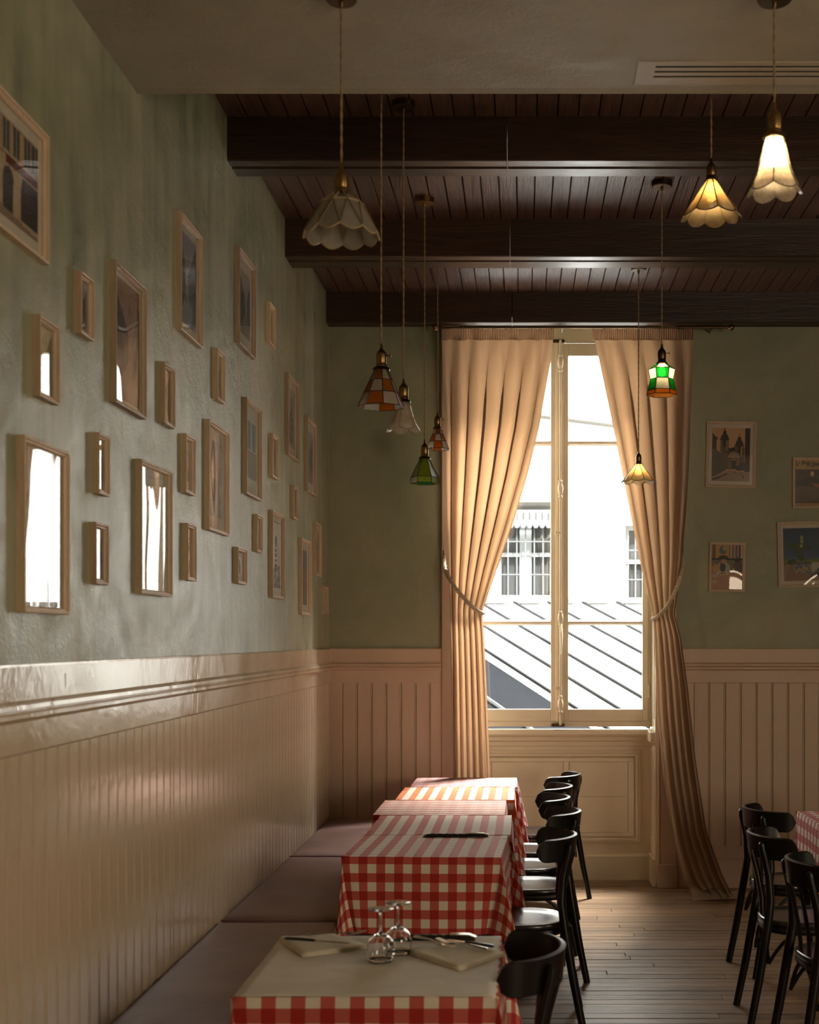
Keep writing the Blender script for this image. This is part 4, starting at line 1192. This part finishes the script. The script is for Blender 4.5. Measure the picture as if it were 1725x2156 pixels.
def green_lamp():
    Y = 7.07; s_ = Y/F; z0 = W(0, 1018, Y).z
    o = hang('pendant_lamp', 'lime and pale green panelled glass pendant with a patterned rim, unlit', 894.5, 1018, Y)
    hgt = 53*s_; R = 30*s_
    def mf(j, k_):
        if j == 0: return (G_lime, G_palegreen)[k_ % 2] if k_ != 4 else G_lime
        if j == 1: return (G_clear, G_green, G_lime)[k_ % 3] if k_ % 2 else G_lime
        return (G_lime, G_clear)[k_ % 2]
    shade(o, [(R*.32, hgt), (R*.97, hgt*.24), (R, 0)], 6, mf, M_came, came_r=.0017, rot=.06)
    socket(o, hgt+.003, 1.0, True, gall=R*.40)
    canopy_cord(o, 0, ZC - z0, hgt+.09, .052, M_brass)
green_lamp()
def pagoda():
    Y = 6.81; s_ = Y/F; z0 = W(0, 832, Y).z
    o = hang('pendant_lamp', 'lit green and amber checked glass pendant with flared skirt before the right curtain', 1394, 832, Y)
    hgt = 67*s_; R = 31.5*s_
    pr = [(R*.30, hgt), (R*.88, hgt*.81), (R*.76, hgt*.50), (R*.95, hgt*.14), (R*1.0, 0)]
    def mf(j, k_):
        if j == 0: return G_green if k_ % 2 else G_clear
        if j == 3: return G_amber
        return G_green if (j + k_) % 2 == 1 else G_clear
    shade(o, pr, 6, mf, M_came, came_r=.0017, rot=-.05)
    socket(o, hgt+.002, 1.0, True, mat=M_darkbrass, gall=R*.36)
    canopy_cord(o, 0, ZC - z0, hgt+.09, .053, M_darkbrass)
    bulb(o, hgt*.72, M_bulb, .018)
pagoda()

# ================================================================== BENCH
bx1 = -.785
bn = thing('wall_bench', 'dark wooden wall bench under the mauve cushions', 'bench', (0, 0, 0))
MB().cbox(XL+.026, bx1+.0, 3.9, D-.03, .36, .40, .004).build('seat_board', M_black, bn)
MB().cbox(bx1-.05, bx1-.025, 3.9, D-.03, .06, .36, .003).build('front_board', M_black, bn)
MB().cbox(bx1-.10, bx1-.06, 3.9, D-.03, 0, .06, .003).build('toe_board', M_black, bn)
for y0, y1, lab in ((7.47, 9.06, 'mauve leatherette bench cushion farthest away, against the end wall'), (5.77, 7.44, 'mauve leatherette bench cushion in the middle of the bench'), (4.03, 5.74, 'mauve leatherette bench cushion nearest the viewer, beside the papered table')):
    def cs(u, v, y0=y0, y1=y1):
        e = lambda t: 1 - (2*abs(t-.5))**14
        dome = .012*math.sin(PI*u)*math.sin(PI*v)
        wr = .0022*math.sin(22*v+5*u)*math.sin(PI*u) + .003*math.exp(-((v-.86)/.03)**2)*u
        return (lerp(XL+.012, bx1, u), lerp(y0, y1, v), .462 + .030*min(e(u), e(v))**.5 + dome + wr)
    t = thing('bench_cushion', lab, 'cushion', (0, 0, 0), group='mauve cushions along the wall bench')
    m = MB().grid(cs, 40, 60)
    n0 = len(m.v)
    body = m
    body.add([(XL+.012, y0, .40), (bx1, y0, .40), (bx1, y1, .40), (XL+.012, y1, .40)], [(0, 1, 2, 3)])
    b0 = n0
    nu, nv = 40, 60
    for i in range(nu): body.f.append((i, i+1, b0+1, b0) if i == nu-1 else (i, i+1, b0))
    for i in range(nu): body.f.append((nv*(nu+1)+i+1, nv*(nu+1)+i, b0+3) if i < nu-1 else (nv*(nu+1)+i+1, nv*(nu+1)+i, b0+3, b0+2))
    for j in range(nv): body.f.append((j*(nu+1), b0, (j+1)*(nu+1)) if j < nv-1 else (j*(nu+1), b0, b0+3, (j+1)*(nu+1)))
    for j in range(nv): body.f.append((j*(nu+1)+nu, (j+1)*(nu+1)+nu, b0+1) if j < nv-1 else (j*(nu+1)+nu, (j+1)*(nu+1)+nu, b0+2, b0+1))
    body.build('cushion_cover', M_cushion, t, True, fix=False)
    MB().tube([(XL+.014, y0+.004, .478), (bx1-.004, y0+.004, .478), (bx1-.004, y1-.004, .478)], .0035, 6).build('piping', M_cushion, t, True)

# ================================================================== TABLES AND CLOTHS
ZT = .775
def table(name, label, cx, cy, w, d, rot, group):
    t = thing(name, label, 'table', (cx, cy, 0), rot, group)
    bevel(MB().box(-w/2+.004, w/2-.004, -d/2+.004, d/2-.004, ZT-.030, ZT-.003).build('tabletop', M_black, t), .002)
    MB().tube([(0, 0, .03), (0, 0, ZT-.03)], .030, 14).build('column', M_plastic, t, True)
    for a in range(4):
        c_, s_ = math.cos(a*PI/2+PI/4), math.sin(a*PI/2+PI/4)
        MB().tube([(0, 0, .05), (c_*.18, s_*.18, .035), (c_*.32, s_*.32, .018)], [.026, .02, .015], 8).build('foot', M_plastic, t, True)
    return t
def cloth(label, cx, cy, w, d, rot, mat, oh=.31, wt=(1, 1), seed=1, zt=ZT, top=(1, 1), pinch=()):
    """square cloth over a rectangular top: flat top, four hanging sides, four folded corners; uv in metres"""
    rnd = random.Random(seed)
    V_, F_, UV, WT = [], [], [], []
    hx, hy = w/2, d/2; R = .006
    def patch(fn, nu, nv):
        o_ = len(V_)
        for j in range(nv+1):
            for i in range(nu+1):
                p, uv, wgt = fn(i/nu, j/nv); V_.append(p); UV.append(uv); WT.append(wgt)
        for j in range(nv):
            for i in range(nu): F_.append((o_+j*(nu+1)+i, o_+j*(nu+1)+i+1, o_+(j+1)*(nu+1)+i+1, o_+(j+1)*(nu+1)+i))
    patch(lambda u, v: ((lerp(-hx, hx, u), lerp(-hy, hy, v), zt + .0008*math.sin(9*u+4*v)), (lerp(-hx, hx, u), lerp(-hy, hy, v)), top), 24, 24)
    tuckf = .055
    ph = [rnd.uniform(0, 6) for _ in range(8)]
    for side in range(4):
        # side 0 front (-y), 1 right, 2 back, 3 left
        hl, ho = (hx, hy) if side % 2 == 0 else (hy, hx)
        def fn(u, v, side=side, hl=hl, ho=ho):
            s = lerp(-hl, hl, u); r = v*oh
            a = min(1, v*1.2)
            out = (R*min(1, v*8) + .010*v*math.sin(s*13+ph[side])*(.6) + .012*v) * (0.15 if side in pinch else 1)
            ss = s - (abs(s)/hl)**6 * math.copysign(tuckf*v**1.5, s)
            out -= (abs(s)/hl)**8 * .022*v
            z = zt - (r if v > .03 else r*.6)
            if side == 0: p = (ss, -ho-out, z); uv = (s, -ho-r)
            elif side == 1: p = (ho+out, ss, z); uv = (ho+r, s)
            elif side == 2: p = (-ss, ho+out, z); uv = (-s, ho+r)
            else: p = (-ho-out, -ss, z); uv = (-ho-r, -s)
            return p, uv, (1, 1)
        patch(fn, 40, 16)
    for cx_, cy_s in ((1, -1), (1, 1), (-1, 1), (-1, -1)):
        def fc(u, v, sx=cx_, sy=cy_s):
            th = u*PI/2                        # 0 along x overhang, pi/2 along y overhang
            # square piece: material radius to the cloth edge
            rmax = oh / max(math.cos(th), math.sin(th))
            r = v*rmax
            kk = math.radians(17 if sx > 0 else 5) * math.sin(2*th)**1.3
            dirv = Vector((math.cos(th), math.sin(th)))
            edge = 1 - math.sin(2*th)
            lat = r*math.sin(kk)
            inx = -tuckf*(r/oh)**1.5 * edge * (0 if th > PI/4 else 0)
            # base curve: start below the side panel's own edge, swing out to the tip, come back
            if th < PI/4: base = Vector(( R + .012*v - .022*v, -tuckf*(v**1.5)))
            else: base = Vector((-tuckf*(v**1.5), R + .012*v - .022*v))
            tt = math.sin(2*th)**.6
            base = base * (1-tt)
            off = base + Vector((.72, .72))*lat + Vector((math.cos(2*th), -math.cos(2*th)))*.02*v*tt
            z = zt - r*math.cos(kk)
            return (sx*(hx+off.x), sy*(hy+off.y), z), (sx*(hx+r*math.cos(th)), sy*(hy+r*math.sin(th))), (1, 1)
        patch(fc, 18, 16)
    me = bpy.data.meshes.new('tablecloth'); me.from_pydata(V_, [], F_); me.materials.append(mat)
    uvl = me.uv_layers.new(name='UVMap')
    li = np.zeros(len(me.loops), np.int32); me.loops.foreach_get('vertex_index', li)
    uvl.data.foreach_set('uv', np.array(UV, np.float32)[li].ravel())
    at = me.attributes.new('weight', 'FLOAT_VECTOR', 'CORNER')
    ww = np.zeros((len(li), 3), np.float32); ww[:, :2] = np.array(WT, np.float32)[li]
    at.data.foreach_set('vector', ww.ravel())
    me.polygons.foreach_set('use_smooth', [True]*len(me.polygons))
    import bmesh
    bm = bmesh.new(); bm.from_mesh(me); bmesh.ops.remove_doubles(bm, verts=bm.verts, dist=.0004); bmesh.ops.recalc_face_normals(bm, faces=bm.faces); bm.to_mesh(me); bm.free()
    try: me.set_sharp_from_angle(angle=math.radians(50))
    except Exception: pass
    o = link('tablecloth', me, None, (cx, cy, 0), (0, 0, rot))
    return tag(o, label, 'tablecloth', 'checked tablecloths')
TG = 'bistro tables in a row along the wall bench'
#       x0     x1     y0     y1   rot  mat   top weights  labels
tabs = [(-.747, -.065, 3.43, 4.14, 0, M_ging, (1, 1), 'nearest table, laid with white paper and glasses', 'red gingham cloth under the white paper on the nearest table', .29),
        (-.752, -.080, 5.635, 6.262, -2.2, M_ging, (1, .22), 'second table, holding the dark cutlery packet', 'red gingham cloth with broad front drop on the second table', .325),
        (-.742, -.055, 6.275, 6.97, 0, M_ging, (1, .22), 'third table, right behind the one with the packet', 'red gingham cloth on the third table, seen between packet and fine-striped cloth', .30),
        (-.785, -.092, 6.985, 7.62, 0, M_ging, (.18, 1), 'fourth table, showing fine crosswise red lines', 'red gingham cloth with fine crosswise red lines, on the fourth table', .30),
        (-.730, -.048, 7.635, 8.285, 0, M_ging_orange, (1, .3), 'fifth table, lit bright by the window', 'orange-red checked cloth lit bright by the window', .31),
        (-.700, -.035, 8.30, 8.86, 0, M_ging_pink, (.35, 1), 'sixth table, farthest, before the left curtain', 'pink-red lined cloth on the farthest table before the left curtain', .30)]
for i, (x0, x1, y0, y1, rot, mat, top, tl, clab, oh) in enumerate(tabs):
    cx, cy_ = (x0+x1)/2, (y0+y1)/2; r_ = math.radians(rot)
    table('bistro_table', 'dark bistro table under a cloth, ' + tl, cx, cy_, x1-x0-.004, y1-y0-.004, r_, TG)
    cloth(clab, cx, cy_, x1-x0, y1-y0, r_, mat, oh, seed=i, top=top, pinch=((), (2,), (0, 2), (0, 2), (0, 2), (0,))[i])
# table on the right
table('bistro_table', 'dark bistro table under a gingham cloth at the right edge', 1.83, 6.79, .70, .68, 0, None)
cloth('red gingham cloth on the table at the right edge', 1.83, 6.79, .71, .69, 0, M_ging, .33, seed=9)

# paper and things on the nearest table
t = MB().grid(lambda u, v: (lerp(-.745, -.068, u), lerp(3.432, 4.125, v), ZT+.0022 + .0012*math.sin(7*u+5*v)**2 + .004*max(0, v-.93)*15*max(0, .12-abs(u-.98))), 24, 24)
po = t.build('paper_table_cover', M_paper, None, 'all', fix=False)
so = po.modifiers.new('thick', 'SOLIDIFY'); so.thickness = .0006
tag(po, 'plain white paper sheet covering the nearest table', 'paper')
ZP = ZT + .0045
def napkin(label, pts):
    o = thing('folded_napkin', label, 'napkin', (*pts[0][:2], ZP), 0, 'folded paper napkins on the papered table')
    P_ = [Vector((x-pts[0][0], y-pts[0][1], 0)) for x, y in pts]; c_ = sum(P_, Vector())/4
    for q in range(3):
        sh_ = [c_ + (p-c_)*(1-.02*q) for p in P_]
        m = MB(); z0 = q*.0035; th = .0028
        def f(u, v, sh_=sh_, z0=z0):
            p = sh_[0].lerp(sh_[1], u).lerp(sh_[3].lerp(sh_[2], u), v); return (p.x, p.y, z0 + th + .0022*math.sin(3*u+2*v+q))
        m.grid(f, 8, 8)
        m.grid(lambda u, v, sh_=sh_, z0=z0: (*f(u, v)[:2], z0), 8, 8)
        n = 81
        per = [i for i in range(9)] + [8+9*j for j in range(1, 9)] + [80-i for i in range(1, 9)] + [72-9*j for j in range(1, 8)]
        for a, b in zip(per, per[1:]+per[:1]): m.f.append((a, b, n+b, n+a))
        m.build('paper_fold', M_napkin, o, 'all')
    return o
napkin('folded ivory napkin at the bench side, under knife and fork', [(-.742, 4.05), (-.634, 3.84), (-.459, 3.954), (-.583, 4.125)])
napkin('folded ivory napkin at the chair side, under knife and fork', [(-.344, 3.889), (-.172, 3.684), (-.047+.0, 3.866), (-.21, 4.037)])
ZN = ZP + .0145
def knife(label, a, b):
    a, b = Vector((*a, ZN)), Vector((*b, ZN)); d_ = (b-a); L = d_.length; rz_ = math.atan2(d_.y, d_.x)
    o = thing('table_knife', label, 'knife', tuple(a), rz_, 'black-handled knives on the napkins')
    MB().tube([(0, 0, .004), (.006, 0, .0045), (.05, 0, .0050), (.095, 0, .0045), (.10, 0, .004)], [.005, .0085, .0082, .007, .005], 10, flat=.55).build('handle', M_plastic, o, True)
    MB().add([(.10, -.006, .003), (L-.03, -.009, .003), (L-.004, -.003, .003), (L, .003, .003), (L-.02, .007, .003), (.10, .006, .003),
              (.10, -.006, .0045), (L-.03, -.009, .004), (L-.004, -.003, .004), (L, .003, .004), (L-.02, .007, .0048), (.10, .006, .005)],
             [(5, 4, 3, 2, 1, 0), (6, 7, 8, 9, 10, 11)] + [(i, (i+1) % 6, 6+(i+1) % 6, 6+i) for i in range(6)]).build('blade', M_steel, o)
def fork(label, a, b):
    a, b = Vector((*a, ZN)), Vector((*b, ZN)); d_ = (b-a); L = d_.length; rz_ = math.atan2(d_.y, d_.x)
    o = thing('table_fork', label, 'fork', tuple(a), rz_, 'steel forks on the napkins')
    MB().tube([(0, 0, .004), (.02, 0, .006), (L*.4, 0, .010), (L*.62, 0, .007)], [.008, .0085, .0045, .004], 8, flat=.4).build('handle', M_steel, o, True)
    h = MB(); h.tube([(L*.60, 0, .007), (L*.66, 0, .006), (L*.74, 0, .005)], [.004, .010, .0115], 8, flat=.3); h.build('neck', M_steel, o, True)
    for q in range(4):
        y_ = -.009 + q*.006
        MB().tube([(L*.73, y_, .005), (L*.85, y_, .007), (L, y_*.85, .014)], [.0022, .0020, .0012], 6).build('tine', M_steel, o, True)
knife('black-handled table knife on the bench-side napkin', (-.715, 4.005), (-.51, 3.94))
fork('steel fork on the bench-side napkin', (-.66, 4.05), (-.475, 4.07))
knife('black-handled table knife on the chair-side napkin', (-.085, 3.90), (-.225, 3.99-.0))
fork('steel fork on the chair-side napkin', (-.325, 4.03), (-.20, 3.86))
fork('steel fork lying beside the knife on the chair-side napkin', (-.10, 3.865), (-.255, 3.965))
# wine glasses standing upside down
def wine_glass():
    o = thing('wine_glass', 'left one of two wine glasses turned upside down on the paper', 'glass', (-.405, 3.80, ZP), 0, 'upturned wine glasses on the papered table')
    outer = [(.034, 0), (.0375, .012), (.0405, .030), (.0400, .046), (.034, .062), (.022, .073), (.010, .079), (.0052, .086), (.0042, .100), (.0042, .132), (.007, .141), (.018, .1455), (.036, .1475), (.0375, .1490), (.0365, .1500), (0, .1500)]
    inner = [(.0325, 0), (.0360, .012), (.0389, .030), (.0383, .046), (.032, .060), (.020, .070), (.008, .0745), (0, .0755)]
    b = MB(); n = 32
    prof = [(0, .1500)] + outer[::-1][1:] + inner
    b.lathe(prof, n)
    g = b.build('bowl_and_foot', M_glass, o, 'all')
    return o
g1 = wine_glass()
g2 = copy_tree(g1); g2.location = (-.364, 3.89, ZP); g2['label'] = 'right one of two wine glasses turned upside down, set farther back'
def packet(label, a, b, w_):
    a, b = Vector(a), Vector(b); d_ = b-a; L = d_.length
    o = thing('cutlery_packet', label, 'cutlery packet', tuple(a), math.atan2(d_.y, d_.x), 'dark cutlery packets on the tables')
    def f(u, v):
        e = math.sin(PI*v)**.5 * (min(1, min(u, 1-u)*10)**.5)
        return (u*L, (v-.5)*w_*(1+.04*math.sin(17*u)), .0015 + .012*e + .0012*math.sin(60*u+9*v)*e)
    m = MB().grid(f, 40, 8); m.grid(lambda u, v: (u*L, (v-.5)*w_, .0), 1, 1)
    m.build('sleeve', M_plastic, o, 'all')
    for y_ in (-.008, .008):
        MB().tube([(L*.70, y_*w_/.045, .0135), (L*.93, y_*w_/.045, .0125), (L*1.015, y_*w_/.045, .006)], [.004, .005, .003], 6).build('utensil', M_steel, o, True)
packet('black cutlery packet lying behind the wine glasses on the papered table', (-.40, 4.085, ZP), (-.145, 4.075, ZP), .045)
packet('black cutlery packet lying across the second table', (-.462, 6.20, ZT+.003), (-.160, 6.21, ZT+.003), .040)

# ================================================================== CHAIRS
def make_chair():
    t = thing('bentwood_chair', 'x', 'chair', (0, 0, 0))
    def band_pt(phi, zoff, out=0):
        return (( .208+out)*math.sin(phi), .055 + (.185+out)*math.cos(phi) + zoff*.10, 0)
    # curved backrest band with rounded ends
    b = MB(); NP = 40; A = math.radians(90); th = .018
    half = .051; zc = .782
    cols = []
    for i in range(NP+1):
        q = i/NP*2-1; phi = q*A
        s_end = (1-abs(q))*A*.2; rr = .056
        hh = half if s_end >= rr else half*math.sqrt(max(0, 1-((rr-s_end)/rr)**2))
        hh = max(hh, .004); hl = hh*1.0
        ring_ = []
        for (zz, oo) in ((hh, th*.25), (hh-.004 if hh > .01 else hh*.5, th), (-hh+.004 if hh > .01 else -hh*.5, th), (-hh, th*.75), (-hh+.004 if hh > .01 else -hh*.5, 0), (hh-.004 if hh > .01 else hh*.5, 0)):
            flare = zz*.10
            # arc ends run forward: a softly straightened curve
            r1, r2 = .196+oo+flare, .164+oo+flare
            x_ = r1*math.sin(phi); y_ = .070 + r2*math.cos(phi)
            if abs(phi) > PI/2: x_ = math.copysign(r1, phi)*(1-.05*(abs(phi)-PI/2)); y_ = .060 - .178*(abs(phi)-PI/2)
            ring_.append((x_, y_, zc + zz - .004*abs(q)))
        cols.append(ring_)
    n = 6
    b.add([p for c_ in cols for p in c_], [(i*n+k_, i*n+(k_+1)%n, (i+1)*n+(k_+1)%n, (i+1)*n+k_) for i in range(NP) for k_ in range(n)] + [tuple(range(n))[::-1], tuple(NP*n+k_ for k_ in range(n))])
    b.build('backrest', M_black, t, True)
    for s_ in (-1, 1):
        MB().tube([(s_*.185, .275, 0), (s_*.178, .235, .20), (s_*.168, .195, .44), (s_*.160, .180, .55), (s_*.153, .188, .66), (s_*.150, .202, .72), (s_*.150, .2155, .775), (s_*.150, .219, .800), (s_*.150, .219, .808)],
                  [.0165, .0185, .0195, .0185, .017, .0165, .016, .0135, .006], 12, flat=1.15).build('back_leg', M_black, t, True)
        MB().tube([(s_*.178, -.185, 0), (s_*.170, -.165, .25), (s_*.160, -.150, .43)], [.014, .0175, .019], 12).build('front_leg', M_black, t, True)
        # bentwood brace from front leg to back leg under the seat
        pts = [(s_*.168, -.160+.36*u, .43 - .13*math.sin(PI*u)**.0*0 - .12*(1-(2*u-1)**2)**.5*0 - (.115 if False else 0)) for u in (0,)]
        arc = [(s_*(.163), lerp(-.150, .19, u), .415 - .14*(abs(2*u-1)**2.2)) for u in np.linspace(0, 1, 13)]
        MB().tube(arc, .0085, 8).build('brace', M_black, t, True)
        # inner back hoop
        MB().tube([(s_*.045, .185, .45), (s_*.055, .190, .55), (s_*.062, .212, .66), (s_*.066, .238, .76)], [.008, .008, .008, .008], 8, flat=1.6).build('back_spindle', M_black, t, True)
    for y_ in (-.150, .19):
        arc = [(lerp(-.160, .160, u), y_, .415 - .14*(abs(2*u-1)**2.2)) for u in np.linspace(0, 1, 13)]
        MB().tube(arc, .0085, 8).build('brace', M_black, t, True)
    # seat: rounded shape with dished top
    def outline(a, s_=1.0):
        c_, si = math.cos(a), math.sin(a)
        r = .200/((abs(c_)**2.8 + abs(si)**2.8)**(1/2.8))
        return (r*c_*s_*(1.0 + .05*(-si)), r*si*s_*1.02, 0)
    m = MB(); NA = 40; rows = [(.60, .4505), (.86, .4525), (.93, .4585), (.975, .459), (1.0, .453), (1.0, .440), (.97, .432), (.90, .432)]
    vs = [(0, 0, .4495)] + [(outline(2*PI*k_/NA, s_)[0], outline(2*PI*k_/NA, s_)[1], z_) for s_, z_ in rows for k_ in range(NA)] + [(0, 0, .436)]
    fs = [(0, 1+k_, 1+(k_+1) % NA) for k_ in range(NA)]
    for j in range(len(rows)-1): fs += [(1+j*NA+k_, 1+(j+1)*NA+k_, 1+(j+1)*NA+(k_+1) % NA, 1+j*NA+(k_+1) % NA) for k_ in range(NA)]
    l_ = 1+(len(rows)-1)*NA; fs += [(len(vs)-1, l_+(k_+1) % NA, l_+k_) for k_ in range(NA)]
    m.add(vs, fs); m.build('seat', M_seat, t, 'all')
    pts = [(outline(a, .93)[0], outline(a, .93)[1], .418) for a in np.linspace(0, 2*PI, 41)]
    MB().tube(pts, .017, 8, cap=False).build('seat_ring', M_black, t, True)
    return t
chair0 = make_chair()
CG = 'black bentwood chairs'
chs = [(-.132, 3.79, -92, 'black bentwood chair with curved backrest at the nearest papered table'),
       (-.010, 5.95, -90, 'black bentwood chair with curved backrest at the table with the cutlery packet'),
       (.045, 6.76, -90, 'black bentwood chair second from the front table row, behind the tall near one'),
       (.010, 7.34, -88, 'black bentwood chair beside the fine-lined fourth tablecloth'),
       (.045, 7.90, -96, 'black bentwood chair beside the bright orange-red cloth'),
       (.125, 8.60, -106, 'black bentwood chair farthest away, in front of the panelled window sill'),
       (1.395, 6.88, 102, 'black bentwood chair at the far side of the right table'),
       (1.270, 5.99, 90, 'black bentwood chair, middle one of three at right'),
       (1.300, 5.27, 97, 'black bentwood chair cropped by the right edge, nearest of three')]
for i, (x, y, a, lab) in enumerate(chs):
    c = chair0 if i == 0 else copy_tree(chair0)
    c.location = (x, y, .001); c.rotation_euler = (0, 0, math.radians(a)); c['label'] = lab; c['group'] = CG
